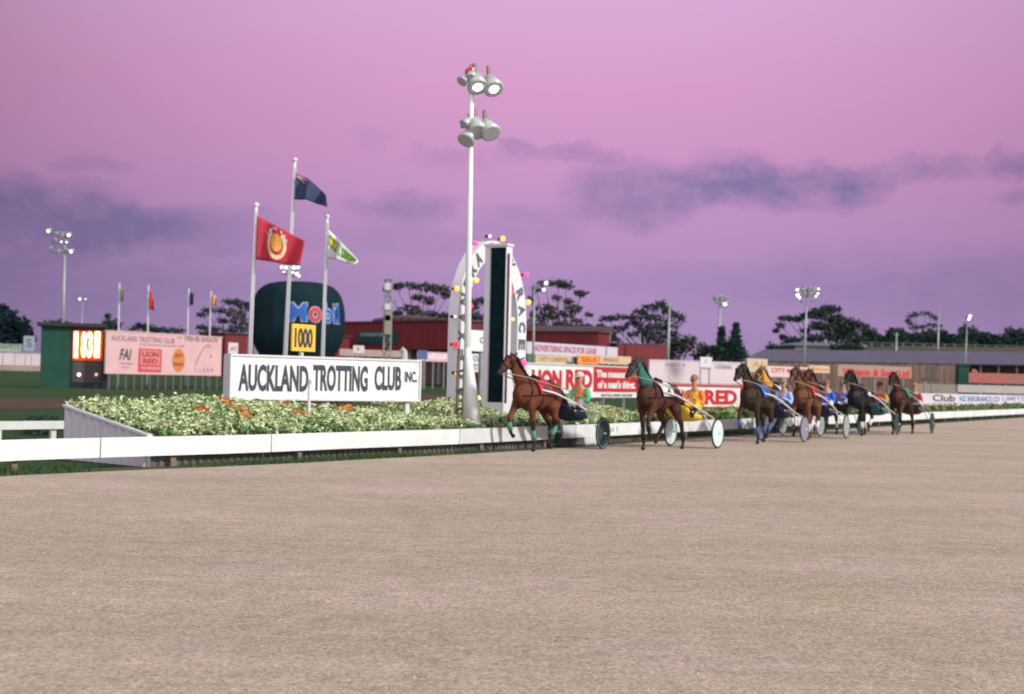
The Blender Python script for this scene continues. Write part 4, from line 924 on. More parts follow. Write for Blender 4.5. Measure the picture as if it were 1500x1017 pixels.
tree('broad umbrella pine behind the lattice tower', 235, 618, [(598, 418, 24, 4.5), (625, 421, 22, 6), (645, 424, 16, 7), (655, 434, 9, 6), (580, 420, 8, 4), (612, 436, 10, 4), (628, 440, 10, 6), (601, 452, 17, 5), (583, 459, 9, 4), (615, 462, 24, 7), (642, 462, 18, 6), (590, 466, 14, 5), (655, 466, 14, 6), (565, 424, 3, 3)], 2, .3, .95)
tree('dark pine seen through the finish arch', 240, 690, [(670, 428, 12, 6), (694, 446, 10, 9), (688, 462, 16, 8), (702, 468, 12, 8), (668, 455, 10, 8), (676, 470, 14, 6), (706, 440, 6, 4)], 1, .3)
tree('tall tiered pine with a small umbrella top, right of the arch', 230, 810, [(818, 415, 20, 5), (798, 416, 14, 4), (830, 419, 12, 4), (785, 424, 8, 5), (851, 429, 11, 3.2), (852, 433, 4, 2), (816, 437, 8, 4), (833, 442, 9, 3.5), (798, 452, 20, 6), (790, 466, 18, 9), (812, 462, 14, 8), (840, 452, 15, 5), (832, 461, 12, 5), (863, 461, 7, 2.6), (845, 470, 10, 3.5), (820, 475, 14, 4), (845, 478, 14, 3), (868, 482, 9, 5), (858, 478, 9, 3), (790, 478, 14, 4), (885, 496, 9, 4), (778, 440, 5, 8)], 2, .28, .85)
tree('wide wedge crowned macrocarpa behind the second race horse', 235, 950, [(889, 467, 13, 4), (905, 465, 16, 3), (925, 465, 14, 3), (940, 458, 14, 4), (955, 451, 15, 5), (968, 446, 12, 4.5), (975, 455, 8, 8), (986, 462, 12, 7), (998, 466, 7, 6), (955, 466, 20, 6), (930, 474, 16, 5), (908, 481, 14, 4), (895, 487, 10, 4), (955, 480, 24, 7), (980, 476, 18, 8), (938, 490, 20, 6), (965, 495, 24, 9), (900, 497, 10, 4), (880, 478, 6, 3), (985, 490, 12, 8)], 0, .3, .85)
tree('rounded bushy tree right of the bare pole', 240, 1000, [(1000, 506, 20, 14), (985, 512, 20, 14), (1012, 500, 10, 9), (975, 518, 14, 10)], 2, .4)
tree('dark bush left of the norfolk pines', 245, 1034, [(1032, 512, 14, 9), (1045, 516, 12, 9), (1024, 520, 12, 8)], 1, .4)
def norfolk(label, x, yt, Y, wpx):
    g = GP(x, Y); o = thing('norfolk_pine', label, 'tree', g, 0, 'norfolk pines'); t = P(x, yt, Y) - g; MB().tube([(0, 0, -.3), t], [.35, .05], 8).build('trunk', BARK, o, True)
    C_ = []; S_ = []; zb_ = t.z * .22
    for i in range(13):
        f_ = i / 13; z = zb_ + (t.z - zb_) * f_; r_ = (1 - f_ * .93) * wpx / 2 * Y / F
        for k in range(7):
            a = 2 * math.pi * k / 7 + i * .5
            for q in range(int(12 * (1 - f_ * .6))): u = random.random(); C_.append((math.cos(a) * r_ * u + t.x * f_, math.sin(a) * r_ * u, z + .25 * u * u * r_ + random.uniform(-.1, .15))); S_.append(.33)
    leaves('crown', C_, np.array(S_), LEAF[1], None, None, per=4, parent=o, up=.3)
norfolk('left norfolk pine, partly hidden by the floodlight mast', 1057, 477, 225, 34)
norfolk('right norfolk pine with a clean pointed top', 1078, 471, 225, 44)
tree('dense dark green tree at the feet of the norfolk pines', 228, 1068, [(1050, 516, 12, 10), (1072, 514, 18, 12), (1062, 508, 10, 9), (1088, 522, 8, 8)], 1, .35)
tree('huge wide spreading tree with layered crown at right', 275, 1215, [(1218, 452, 16, 5.5), (1200, 457, 18, 6), (1185, 462, 12, 5), (1212, 464, 24, 8), (1228, 470, 14, 9), (1152, 466, 12, 3), (1165, 468, 10, 3), (1143, 477, 7, 3), (1137, 484, 4, 2.5), (1180, 484, 9, 3.5), (1200, 478, 18, 6), (1172, 466, 8, 3), (1245, 472, 16, 6), (1258, 478, 16, 7), (1270, 486, 14, 7), (1280, 495, 12, 8), (1222, 492, 22, 8), (1190, 495, 18, 6), (1165, 500, 14, 5), (1147, 494, 6, 4), (1155, 503, 12, 4), (1245, 492, 18, 8), (1262, 498, 22, 8), (1130, 508, 10, 5), (1238, 484, 14, 6), (1225, 480, 26, 10), (1250, 500, 30, 8)], 0, .34, 1.25)
tree('sparse feathery tree standing above the far hedge', 280, 1348, [(1340, 461, 10, 3), (1333, 464, 5, 3), (1357, 459, 9, 2.5), (1366, 463, 6, 3), (1334, 474, 5, 3), (1340, 480, 9, 4), (1352, 479, 7, 3), (1364, 476, 9, 3), (1372, 467, 4, 2), (1330, 470, 4, 2.5), (1375, 478, 6, 3)], 1, .26, .45, .3)
for i, (x, y, rx, ry, lab) in enumerate([(1312, 491, 14, 10, 'dark bush left of the sparse feathery tree'), (1335, 497, 22, 9, 'low bush beneath the sparse feathery tree'), (1370, 494, 22, 11, 'broad bush right beneath the sparse feathery tree'), (1398, 499, 18, 8, 'low bush between broad bush and small poplar'),
        (1418, 492, 14, 15, 'pointed bushy tree behind the bright lamp pole'), (1440, 497, 16, 10, 'mid green bush right of the bright lamp pole'), (1465, 500, 16, 9, 'lowest bush of the far right hedge'), (1488, 496, 20, 14, 'large dark bush at the right edge of the picture'), (1520, 495, 24, 14, 'dark bush just beyond the right edge'), (1290, 499, 14, 7, 'small bush right below the huge spreading tree')]):
    tree(lab, 272 + i % 3 * 4, x, [(x, y, rx, ry), (x - rx * .4, y - ry * .35, rx * .5, ry * .75), (x + rx * .45, y - ry * .2, rx * .45, ry * .8), (x, y + ry * .6, rx, ry), (x, y + ry * 1.1, rx * 1.25, 7)], i % 2, .36, 1.3, .3, 'bushes of the far hedge', 'bush')
tree('dark shrub in front of the grey shed', 250, 1240, [(1240, 508, 20, 6), (1228, 512, 14, 5), (1254, 511, 12, 6)], 2, .35, 1, .3)
cg, sg = [], []
for _ in range(420):
    g = P(random.uniform(40, 88), 500, random.uniform(33, 38)); cg.append((g.x, g.y, random.uniform(0, .28))); sg.append(.06)
leaves('low_shrub', cg, np.array(sg), LEAF[0], 'dark low shrub on the grass left of the planter', 'shrub', kind='thing')
# ================================================================ RACE TEAMS
HR = {}
def horse_mesh(phase):
    b = MB()
    b.loft([((-.80, 0, 1.20), .17, .20), ((-.62, 0, 1.24), .27, .28), ((-.35, 0, 1.26), .29, .29), ((-.05, 0, 1.21), .285, .30), ((.25, 0, 1.20), .29, .335), ((.50, 0, 1.23), .265, .34), ((.70, 0, 1.25), .21, .27), ((.84, 0, 1.25), .13, .17)], 18)
    b.loft([((.42, 0, 1.42), .11, .13), ((.60, 0, 1.44), .13, .20), ((.82, 0, 1.58), .105, .19), ((1.0, 0, 1.77), .08, .145), ((1.14, 0, 1.93), .07, .11)], 14)
    b.loft([((1.10, 0, 1.97), .075, .10), ((1.22, 0, 1.94), .10, .135), ((1.36, 0, 1.87), .088, .12), ((1.52, 0, 1.78), .062, .082), ((1.66, 0, 1.70), .058, .065), ((1.71, 0, 1.67), .05, .05)], 12)
    for s_ in (-1, 1): b.loft([((1.10, s_ * .06, 2.03), .022, .035), ((1.09, s_ * .075, 2.10), .02, .03), ((1.10, s_ * .07, 2.17), .008, .012)], 8)
    def leg(y, pts): b.loft([((x, y * k, z), r_, r_ * e) for (x, z, r_, e, k) in pts], 10)
    FS = [(.60, 1.15, .11, 1.3, .85), (.54, .93, .095, 1.15, 1), (.50, .72, .062, 1.15, 1), (.48, .53, .052, 1.1, 1), (.45, .38, .036, 1.1, 1), (.40, .20, .042, 1.1, 1), (.43, .10, .034, 1.1, 1), (.45, .04, .055, 1.1, 1)]
    FL = [(.60, 1.15, .11, 1.3, .85), (.68, .97, .092, 1.15, 1), (.82, .84, .065, 1.1, 1), (.93, .74, .053, 1.1, 1), (.92, .56, .036, 1.1, 1), (.86, .42, .042, 1.1, 1), (.79, .36, .034, 1.1, 1), (.74, .33, .05, 1.1, 1)]
    HS = [(-.55, 1.15, .17, 1.5, .75), (-.55, .95, .13, 1.4, 1), (-.72, .74, .075, 1.3, 1), (-.90, .58, .058, 1.3, 1), (-.95, .40, .04, 1.1, 1), (-1.02, .20, .045, 1.1, 1), (-1.0, .10, .036, 1.1, 1), (-.96, .04, .055, 1.1, 1)]
    HL = [(-.55, 1.15, .17, 1.5, .75), (-.40, .93, .13, 1.4, 1), (-.50, .74, .075, 1.3, 1), (-.64, .60, .058, 1.3, 1), (-.50, .44, .04, 1.1, 1), (-.34, .30, .045, 1.1, 1), (-.28, .21, .036, 1.1, 1), (-.22, .17, .05, 1.1, 1)]
    a, c_ = (1, -1) if phase == 0 else (-1, 1)
    leg(a * .17, FS); leg(c_ * .17, FL); leg(c_ * .17, HS); leg(a * .17, HL)
    me = remesh(b, .022, 3)
    me.materials.append(None); me.materials.append(None)
    z = np.zeros(len(me.polygons) * 3); me.polygons.foreach_get('center', z); z = z.reshape(-1, 3)
    idx = ((z[:, 2] < .66 + .03 * np.sin(z[:, 0] * 40)) | ((z[:, 0] > 1.60) & (z[:, 2] > 1.5)) | ((z[:, 2] > 2.11))).astype(np.int32)
    me.polygons.foreach_set('material_index', idx); me.update(); return me
HMESH = [horse_mesh(0), horse_mesh(1)]
def mane_mesh():
    b = MB(); pts = [(.55, 1.62), (.68, 1.70), (.80, 1.79), (.92, 1.90), (1.02, 2.0), (1.10, 2.06)]
    for i in range(len(pts) - 1):
        for j in range(4):
            t_ = j / 4; x = pts[i][0] + (pts[i + 1][0] - pts[i][0]) * t_; z = pts[i][1] + (pts[i + 1][1] - pts[i][1]) * t_
            b.tube([(x, 0, z - .02), (x - .05, .06, z - .03), (x - .10, .12, z - .14 - random.uniform(0, .08))], [.035, .03, .006], 5)
    b.tube([(1.14, 0, 2.05), (1.24, .01, 2.06), (1.32, .03, 1.97)], [.035, .03, .006], 5)
    return b.mesh('mane', True)
def tail_mesh():
    b = MB()
    for k in range(16):
        dy = random.uniform(-.08, .08); dz = random.uniform(-.12, .1); dx = random.uniform(-.1, .08)
        b.tube([(-.93, dy * .3, 1.33), (-1.05, dy * .6, 1.28 + dz * .2), (-1.20 + dx * .5, dy, 1.05 + dz * .5), (-1.27 + dx, dy * 1.3, .82 + dz)], [.04, .045, .035, .006], 5)
    return b.mesh('tail', True)
def ringpts(x, ry, rz, zc, lean=0, n_=16, y0=0): return [(x + lean * math.sin(a), y0 + ry * math.cos(a), zc + rz * math.sin(a)) for a in [2 * math.pi * k / n_ for k in range(n_ + 1)]]
def harness_mesh():
    b = MB()
    b.tube(ringpts(.28, .30, .345, 1.20), .022, 5); b.tube(ringpts(.66, .24, .30, 1.26, -.08), .016, 5)
    for s_ in (-1, 1):
        b.tube([(.86, s_ * .12, 1.20), (.6, s_ * .27, 1.22), (.28, s_ * .31, 1.24), (-.3, s_ * .31, 1.20), (-.75, s_ * .24, 1.15), (-.93, s_ * .05, 1.15)], .018, 5)
    b.tube([(.28, 0, 1.56), (-.2, 0, 1.56), (-.6, 0, 1.54), (-.90, 0, 1.38)], .014, 5)
    b.tube([(.30, 0, 1.56), (.6, .0, 1.67), (1.06, 0, 2.10), (1.3, 0, 2.02), (1.5, 0, 1.90)], .012, 5)
    return b.mesh('harness', True)
def bridle_mesh():
    b = MB()
    for x, zc, ry, rz, ln in ((1.50, 1.79, .078, .098, .05), (1.28, 1.91, .108, .145, .06), (1.13, 1.97, .085, .12, .05)): b.tube(ringpts(x, ry, rz, zc, ln), .013, 5)
    for s_ in (-1, 1):
        b.tube([(1.60, s_ * .065, 1.70), (1.42, s_ * .095, 1.80), (1.20, s_ * .11, 1.97)], .012, 5)
        b.box(1.27, 1.38, s_ * .12 - .008, s_ * .12 + .008, 1.88, 1.97)
    return b.mesh('bridle', False)
def cloth_mesh():
    b = MB(); n_ = 14
    for x in (-.12, .10, .34, .44):
        for k in range(n_ + 1):
            a = math.pi * (.02 + .96 * k / n_); b.v.append((x, .325 * math.cos(a), 1.22 + .355 * math.sin(a)))
    for i in range(3):
        for k in range(n_): o_ = i * (n_ + 1) + k; b.f.append((o_, o_ + 1, o_ + n_ + 2, o_ + n_ + 1))
    return b.mesh('saddle_cloth', True)
def saddle_mesh():
    b = MB(); b.loft([((.22, -.16, 1.57), .05, .03), ((.24, 0, 1.62), .06, .04), ((.22, .16, 1.57), .05, .03)], 8); return b.mesh('saddle', True)
def eye_mesh():
    b = MB()
    for s_ in (-1, 1): b.ball((1.30, s_ * .093, 1.93), .022, nu=8, nv=6)
    return b.mesh('eyes', True)
def reins_mesh():
    b = MB()
    for s_ in (-1, 1):
        b.tube([(1.58, s_ * .07, 1.69), (.9, s_ * .24, 1.60), (.3, s_ * .30, 1.50), (-.7, s_ * .32, 1.36), (-1.57, s_ * .14, 1.24)], .013, 5)
    return b.mesh('reins', True)
def boot_meshes(phase):
    a, c_ = (1, -1) if phase == 0 else (-1, 1); out = []
    for y, p in ((a * .17, [(.47, .46), (.41, .24)]), (c_ * .17, [(.925, .64), (.87, .46)]), (c_ * .17, [(-.94, .46), (-1.01, .24)]), (a * .17, [(-.56, .51), (-.38, .34)])):
        b = MB(); b.tube([(p[0][0], y, p[0][1]), (p[1][0], y, p[1][1])], [.052, .056], 8); out.append(b.mesh('leg_boot', True))
    return out
MM = dict(mane=mane_mesh(), tail=tail_mesh(), harness=harness_mesh(), bridle=bridle_mesh(), cloth=cloth_mesh(), saddle=saddle_mesh(), eyes=eye_mesh(), reins=reins_mesh(), boots=[boot_meshes(0), boot_meshes(1)])
# --- driver, seated: origin under the seat on the ground
def driver_meshes():
    b = MB(); SZ = .86
    b.loft([((.02, 0, SZ + .08), .16, .12), ((-.03, 0, SZ + .24), .14, .10), ((-.06, 0, SZ + .42), .165, .105), ((-.02, 0, SZ + .53), .12, .08)], 14)
    b.loft([((-.01, 0, SZ + .55), .05, .055), ((.03, 0, SZ + .66), .052, .058)], 10)
    b.loft([((.03, 0, SZ + .68), .062, .075), ((.04, 0, SZ + .75), .075, .095), ((.03, 0, SZ + .82), .072, .09)], 12)
    b.loft([((.125, 0, SZ + .76), .010, .014), ((.145, 0, SZ + .735), .014, .014)], 6)       # nose
    for s_ in (-1, 1):
        b.loft([((.02, s_ * .078, SZ + .75), .012, .028), ((.015, s_ * .088, SZ + .76), .008, .02)], 6)
        b.loft([((-.03, s_ * .19, SZ + .47), .052, .055), ((.03, s_ * .235, SZ + .33), .045, .045), ((.10, s_ * .24, SZ + .22), .038, .04), ((.24, s_ * .19, SZ + .28), .034, .036), ((.38, s_ * .13, SZ + .35), .026, .028)], 10)
        b.loft([((.38, s_ * .13, SZ + .35), .022, .036), ((.45, s_ * .115, SZ + .37), .018, .042), ((.475, s_ * .11, SZ + .375), .016, .038)], 8)   # palm
        b.loft([((.05, s_ * .10, SZ + .09), .085, .085), ((.30, s_ * .20, SZ + .15), .075, .078), ((.46, s_ * .27, SZ + .22), .056, .058), ((.64, s_ * .30, SZ + .08), .05, .055), ((.84, s_ * .32, SZ - .04), .036, .04)], 10)
        b.loft([((.86, s_ * .32, SZ - .06), .036, .04), ((.92, s_ * .32, SZ + .0), .038, .034), ((.95, s_ * .32, SZ + .09), .03, .022)], 8)
    body = remesh(b, .014, 2)
    f_ = MB()
    for s_ in (-1, 1):
        for k, ln in enumerate((.85, 1.0, .95, .75)):
            z0 = SZ + .405 - k * .02; f_.tube([(.475, s_ * .11, z0), (.50, s_ * .108, z0 - .002), (.515 * 1.0, s_ * .09, z0 - .012), (.505, s_ * .072, z0 - .02), (.485, s_ * .068, z0 - .022)][:5], [.0095, .009, .0088, .008 * ln, .006 * ln], 6)
        f_.tube([(.41, s_ * .105, SZ + .385), (.44, s_ * .08, SZ + .40), (.475, s_ * .072, SZ + .395)], [.012, .0105, .007], 6)
    bm = bmesh.new(); bm.from_mesh(body); bm.from_mesh(f_.mesh('f', True)); bm.to_mesh(body); bm.free()
    body.polygons.foreach_set('use_smooth', [True] * len(body.polygons))
    j = MB(); j.loft([((.02, 0, SZ + .06), .175, .135), ((-.03, 0, SZ + .22), .158, .125), ((-.06, 0, SZ + .40), .19, .13), ((-.04, 0, SZ + .50), .15, .10), ((-.01, 0, SZ + .56), .065, .068)], 14)
    jack = remesh(j, .018, 3); sl = []
    for s_ in (-1, 1):
        q = MB(); q.loft([((-.04, s_ * .165, SZ + .47), .075, .08), ((.03, s_ * .24, SZ + .33), .066, .066), ((.10, s_ * .245, SZ + .215), .055, .058), ((.24, s_ * .19, SZ + .28), .05, .052), ((.36, s_ * .14, SZ + .34), .038, .04)], 12); sl.append(remesh(q, .016, 3))
    t_ = MB(); t_.loft([((-.05, 0, SZ + .10), .17, .12), ((.08, 0, SZ + .09), .175, .115)], 14)
    for s_ in (-1, 1): t_.loft([((.05, s_ * .10, SZ + .09), .105, .105), ((.30, s_ * .20, SZ + .15), .092, .095), ((.46, s_ * .27, SZ + .22), .072, .075), ((.62, s_ * .298, SZ + .095), .062, .066)], 12)
    tr = remesh(t_, .018, 3); bo = []
    for s_ in (-1, 1):
        q = MB(); q.loft([((.62, s_ * .298, SZ + .10), .064, .068), ((.84, s_ * .32, SZ - .045), .048, .052)], 10); q.loft([((.85, s_ * .32, SZ - .08), .05, .05), ((.925, s_ * .32, SZ + .0), .046, .042), ((.97, s_ * .32, SZ + .10), .038, .028)], 10); bo.append(remesh(q, .014, 2))
    h = MB()
    h.ball((.02, 0, SZ + .815), .118, .098, .10, 16, 10); helmet = h.mesh('helmet', True)
    for v in helmet.vertices:
        if v.co.z < SZ + .79: v.co.z = SZ + .79
    pk = MB(); pk.hexa([(.10, -.07, SZ + .79), (.20, -.045, SZ + .775), (.20, .045, SZ + .775), (.10, .07, SZ + .79), (.10, -.07, SZ + .803), (.20, -.045, SZ + .785), (.20, .045, SZ + .785), (.10, .07, SZ + .803)])
    go = MB(); go.box(.115, .135, -.06, .06, SZ + .745, SZ + .785)
    mo = MB(); mo.tube([(.125, -.028, SZ + .702), (.133, 0, SZ + .70), (.125, .028, SZ + .702)], .007, 5)
    wh = MB(); wh.tube([(.44, -.10, SZ + .36), (.75, -.16, SZ + .62), (1.15, -.2, SZ + .85)], [.009, .007, .003], 5)
    return dict(body=body, jacket=jack, sleeves=sl, trousers=tr, boots=bo, helmet=helmet, peak=pk.mesh('peak'), goggles=go.mesh('goggles'), mouth=mo.mesh('mouth', True), whip=wh.mesh('whip', True))
DM_ = driver_meshes()
# --- sulky: origin on the ground under the axle, +x forward
def sulky_meshes():
    fr = MB()
    for s_ in (-1, 1):
        fr.tube([(0, s_ * .62, .36), (0, s_ * .60, .62), (-.02, s_ * .42, .78), (0, 0, .80)], .016, 8)
        fr.tube([(0, s_ * .50, .36), (.1, s_ * .44, .60), (.25, s_ * .36, .80)], .012, 6)
        fr.tube([(0, s_ * .70, .36), (0, s_ * .48, .36)], .02, 6)
    fr.tube([(.35, -.36, .86), (.35, .36, .86)], .014, 6)
    fr.tube([(.94, -.40, .88), (.94, .40, .88)], .012, 6)
    sh = []
    for s_ in (-1, 1):
        q = MB(); q.tube([(-.10, s_ * .33, .79), (.5, s_ * .38, .92), (1.3, s_ * .41, 1.12), (1.9, s_ * .38, 1.27), (2.45, s_ * .345, 1.34)], [.02, .021, .022, .021, .016], 8); sh.append(q.mesh('shaft', True))
    st = MB(); st.loft([((-.16, 0, .84), .16, .03), ((0, 0, .82), .17, .04), ((.14, 0, .83), .14, .03)], 12)
    ty = MB(); n_ = 32; rr_ = .345
    for k in range(n_):
        a = 2 * math.pi * k / n_
        for j in range(8): b_ = 2 * math.pi * j / 8; r_ = rr_ + .02 * math.cos(b_); ty.v.append((r_ * math.cos(a), .02 * math.sin(b_), r_ * math.sin(a)))
    for k in range(n_):
        for j in range(8): ty.f.append((k * 8 + j, k * 8 + (j + 1) % 8, ((k + 1) % n_) * 8 + (j + 1) % 8, ((k + 1) % n_) * 8 + j))
    rim = MB()
    for k in range(n_):
        a = 2 * math.pi * k / n_
        for (r_, y_) in ((.328, -.014), (.310, -.014), (.310, .014), (.328, .014)): rim.v.append((r_ * math.cos(a), y_, r_ * math.sin(a)))
    for k in range(n_):
        for j in range(4): rim.f.append((k * 4 + j, k * 4 + (j + 1) % 4, ((k + 1) % n_) * 4 + (j + 1) % 4, ((k + 1) % n_) * 4 + j))
    for k in range(20): a = 2 * math.pi * k / 20; rim.tube([(.03 * math.cos(a), .03 * (1 if k % 2 else -1), .03 * math.sin(a)), (.315 * math.cos(a), 0, .315 * math.sin(a))], .003, 3)
    rim.tube([(0, -.04, 0), (0, .04, 0)], .03, 8)
    dc = MB(); V = []
    for y_ in (-.030, .030):
        for k in range(n_): a = 2 * math.pi * k / n_; V.append((.31 * math.cos(a), y_ * .4, .31 * math.sin(a)))
    V += [(0, -.035, 0), (0, .035, 0)]
    dc.add(V, [(2 * n_, k, (k + 1) % n_) for k in range(n_)] + [(2 * n_ + 1, n_ + (k + 1) % n_, n_ + k) for k in range(n_)] + [(k, (k + 1) % n_, n_ + (k + 1) % n_, n_ + k) for k in range(n_)])
    mud = MB(); mud.loft([((1.12, 0, .98), .30, .06), ((.90, 0, .87), .33, .14), ((.55, 0, .78), .34, .15), ((.25, 0, .74), .32, .11), ((.10, 0, .72), .28, .05)], 20)
    return dict(frame=fr.mesh('frame', True), shafts=sh, seat=st.mesh('seat', True), tyre=ty.mesh('tyre', True), rim=rim.mesh('rim'), disc=dc.mesh('disc', False), apron=mud.mesh('mud_apron', True))
SM = sulky_meshes()
RUB = mat('tyre_rubber', (.02, .022, .022), .8); SKIN = mat('skin', (.50, .27, .19), .6, .08); LEATH = mat('black_leather', (.015, .014, .014), .45, .2)
def C(name, c, **k): return mat(name, c, .65, .10, 6, **k)
def team(lab, px, Y, hd, coat, points, phase, jacket, sleeve, trou, helm, wheel, shaft, cloth, boots, apron=None, hood=None, blaze=None, num=None, headturn=0):
    """px, Y: bearing and distance of the axle; hd: heading in degrees from -y towards -x"""
    g = GP(px, Y); g.z = .008; h = Vector((-math.sin(R(hd)), -math.cos(R(hd)), 0)); rz = math.atan2(h.y, h.x)
    hl, dl, sl_ = lab
    hp = g + h * 2.02; H = thing('race_horse', hl, 'horse', hp, rz, 'race horses')
    hb = link('body', HMESH[phase], coat, H); hb.material_slots[1].link = 'OBJECT'; hb.material_slots[1].material = points
    link('mane', MM['mane'], points if points is not None else LEATH, H); link('tail', MM['tail'], points, H); link('eyes', MM['eyes'], BLACK, hb)
    HN = link('harness', MM['harness'], LEATH, H); link('saddle', MM['saddle'], LEATH, HN); link('reins', MM['reins'], mat('tan_leather', (.30, .22, .14)) if not headturn else LEATH, HN)
    link('bridle', MM['bridle'], hood or LEATH, H); sc_ = link('saddle_cloth', MM['cloth'], cloth, H)
    q = sc_.modifiers.new('s', 'SOLIDIFY'); q.thickness = .012; q.offset = 1
    if num:
        mb = MB()
        for s_ in (1, -1):
            def f5(u, v, d, s_=s_):
                a = .12 + .45 * v; return Vector((.16 + s_ * (.5 - u) * .22, s_ * (.338 + d) * math.cos(a), 1.22 + (.368 + d) * math.sin(a)))
            text_on(mb, num, f5, .012, bold=.03)
        mb.build('number', INK if cloth is not CL_K else WHITE, sc_)
    for bmh in MM['boots'][phase]: link('leg_boot', bmh, boots, H)
    if hood:
        mb = MB(); mb.loft([((.66, 0, 1.53), .135, .215), ((.84, 0, 1.62), .115, .195), ((1.0, 0, 1.78), .09, .152), ((1.10, 0, 1.90), .078, .12)], 14); mb.build('neck_cover', hood, H, True)
    S_ = thing('sulky', sl_, 'sulky', g, rz, 'racing sulkies')
    link('frame', SM['frame'], shaft, S_); link('seat', SM['seat'], LEATH, S_)
    for m_ in SM['shafts']: link('shaft', m_, shaft, S_)
    for s_ in (-1, 1):
        wo_ = bpy.data.objects.new('wheel', None); COL.objects.link(wo_); wo_.parent = S_; wo_.location = (0, s_ * .62, .365); wo_.empty_display_size = .1
        link('tyre', SM['tyre'], RUB, wo_); link('rim', SM['rim'], GREYM, wo_); link('disc', SM['disc'], wheel, wo_)
    link('mud_apron', SM['apron'], apron or LEATH, S_)
    D = thing('person', dl, 'person', g, rz, 'sulky drivers')
    link('body', DM_['body'], SKIN, D)
    J = link('jacket', DM_['jacket'], jacket, D)
    for m_ in DM_['sleeves']: link('sleeve', m_, sleeve, J)
    link('trousers', DM_['trousers'], trou, D)
    for m_ in DM_['boots']: link('boot', m_, LEATH, D)
    HE = link('helmet', DM_['helmet'], helm, D); link('peak', DM_['peak'], helm, HE); link('goggles', DM_['goggles'], LEATH, HE); link('mouth', DM_['mouth'], mat('lips', (.35, .12, .10)), D)
    if phase: link('whip', DM_['whip'], LEATH, D)
BAY = mat('bay_coat', (.120, .036, .020), .7, .35, 5, spec=.15); DBAY = mat('dark_bay_coat', (.065, .024, .017), .7, .35, 5, spec=.15); BLK = mat('black_coat', (.014, .014, .015), .6, .3, 5, spec=.2); CHS = mat('chestnut_coat', (.13, .052, .026), .7, .3, 5, spec=.15); BRN = mat('brown_coat', (.042, .024, .017), .7, .35, 5, spec=.15)
PTS = mat('black_points', (.012, .010, .010), .55, .3); CPT = mat('chestnut_points', (.13, .05, .025), .6, .3)
CL_W = C('cloth_white', (.62, .62, .64)); CL_R = C('cloth_red', (.50, .03, .04)); CL_B = C('cloth_blue', (.03, .14, .42)); CL_G = C('cloth_green', (.05, .25, .15)); CL_K = C('cloth_dark', (.03, .03, .05))
J_O = C('silks_orange', (.75, .20, .05)); J_G = C('silks_green', (.08, .42, .20)); J_Y = C('silks_yellow', (.82, .48, .04)); J_LB = C('silks_light_blue', (.32, .42, .70)); J_RB = C('silks_royal_blue', (.03, .10, .55)); J_V = C('silks_violet', (.14, .14, .48)); J_R = C('silks_red', (.50, .03, .05)); J_DG = C('silks_dark_green', (.03, .11, .05)); J_N = C('silks_navy', (.02, .03, .12))
T_W = C('breeches_white', (.62, .62, .62)); T_Y = C('breeches_yellow', (.70, .48, .03)); T_N = C('breeches_navy', (.01, .015, .05)); T_T = C('breeches_teal', (.02, .11, .16))
W_D = C('disc_dark', (.02, .05, .05)); W_W = C('disc_white', (.55, .66, .66)); W_G = C('disc_grey', (.22, .20, .27)); W_M = C('disc_mid_grey', (.26, .30, .28))
CR = C('helmet_cream', (.60, .50, .38)); TEAL = C('teal_cover', (.03, .14, .13))
team(('leading bay race horse pulling the orange clad driver, in front of the arch', 'person in orange silks with green sleeves driving the leading sulky', 'leading sulky with dark wheel discs and orange clad driver'),
     851, 33.0, 30, BAY, PTS, 0, J_O, J_G, T_W, CR, W_D, WHITE, CL_R, C('boot_teal', (.10, .22, .15)), T_N, None, num='1')
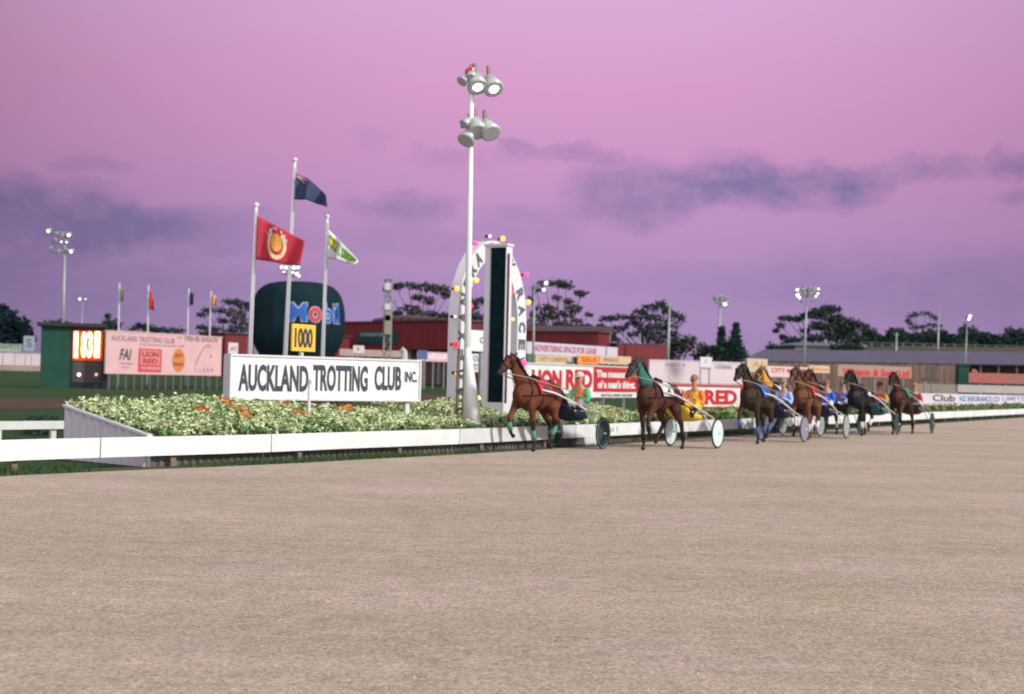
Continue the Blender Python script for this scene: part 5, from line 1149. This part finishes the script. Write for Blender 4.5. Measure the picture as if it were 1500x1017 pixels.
team(('dark bay race horse with teal neck cover, second in the field', 'person in yellow silks with orange sleeves driving the second sulky', 'second sulky with white wheel disc and yellow clad driver'),
     1019, 34.6, 31, DBAY, PTS, 1, J_Y, J_O, T_Y, C('helmet_brown', (.30, .15, .10)), W_W, LILAC, CL_W, LEATH, T_Y, TEAL, num='4')
team(('brown race horse with blue saddle cloth, nearest of the third group', 'person in light blue silks seated behind the blue clothed brown horse', 'sulky with grey wheel disc carrying the light blue driver'),
     1149, 39.6, 30, BRN, PTS, 0, J_LB, J_LB, T_N, C('helmet_tan', (.28, .20, .12)), W_G, WHITE, CL_B, C('boot_blue', (.05, .12, .3)), T_N, None, num='6')
team(('race horse in an orange hood beyond the brown one with blue cloth', 'person in navy silks mostly hidden behind the light blue driver', 'sulky mostly hidden beyond the light blue driver'),
     1176, 44.5, 33, DBAY, PTS, 1, J_N, J_N, T_N, J_Y, W_M, GREYM, CL_W, LEATH, None, C('orange_hood', (.62, .30, .05)))
team(('chestnut race horse with white and red cloth, before the royal blue driver', 'person in royal blue silks behind the chestnut horse', 'sulky with mid grey wheels under the royal blue driver'),
     1212, 43.2, 28, CHS, CPT, 0, J_RB, J_RB, T_W, C('helmet_rust', (.28, .10, .07)), W_M, WHITE, CL_R, CL_W, T_N, None, num='3')
team(('bay race horse on the far side, before the violet clad driver', 'person in violet silks beyond the royal blue driver', 'far sulky carrying the violet clad driver'),
     1236, 47.5, 32, BAY, PTS, 1, J_V, J_V, T_W, C('helmet_olive', (.16, .16, .08)), W_D, GREYM, CL_W, CL_W, None, None, num='5')
team(('black race horse, the darkest of the field, before the red driver', 'person in red silks behind the black horse', 'sulky pulled by the black horse with red clad driver'),
     1290, 47.6, 31, BLK, PTS, 0, J_R, C('sleeve_gold', (.6, .28, .06)), T_T, C('helmet_maroon', (.18, .03, .05)), W_D, WHITE, CL_K, CL_W, T_T, None, num='8')
team(('last bay race horse with green saddle cloth at the tail of the field', 'person in dark green silks with red sleeves driving the last sulky', 'last sulky of the field with dark wheels'),
     1341, 50.0, 28, DBAY, PTS, 1, J_DG, J_R, T_W, C('helmet_faded_red', (.40, .13, .10)), W_D, GREYM, CL_G, LEATH, None, None, num='2')
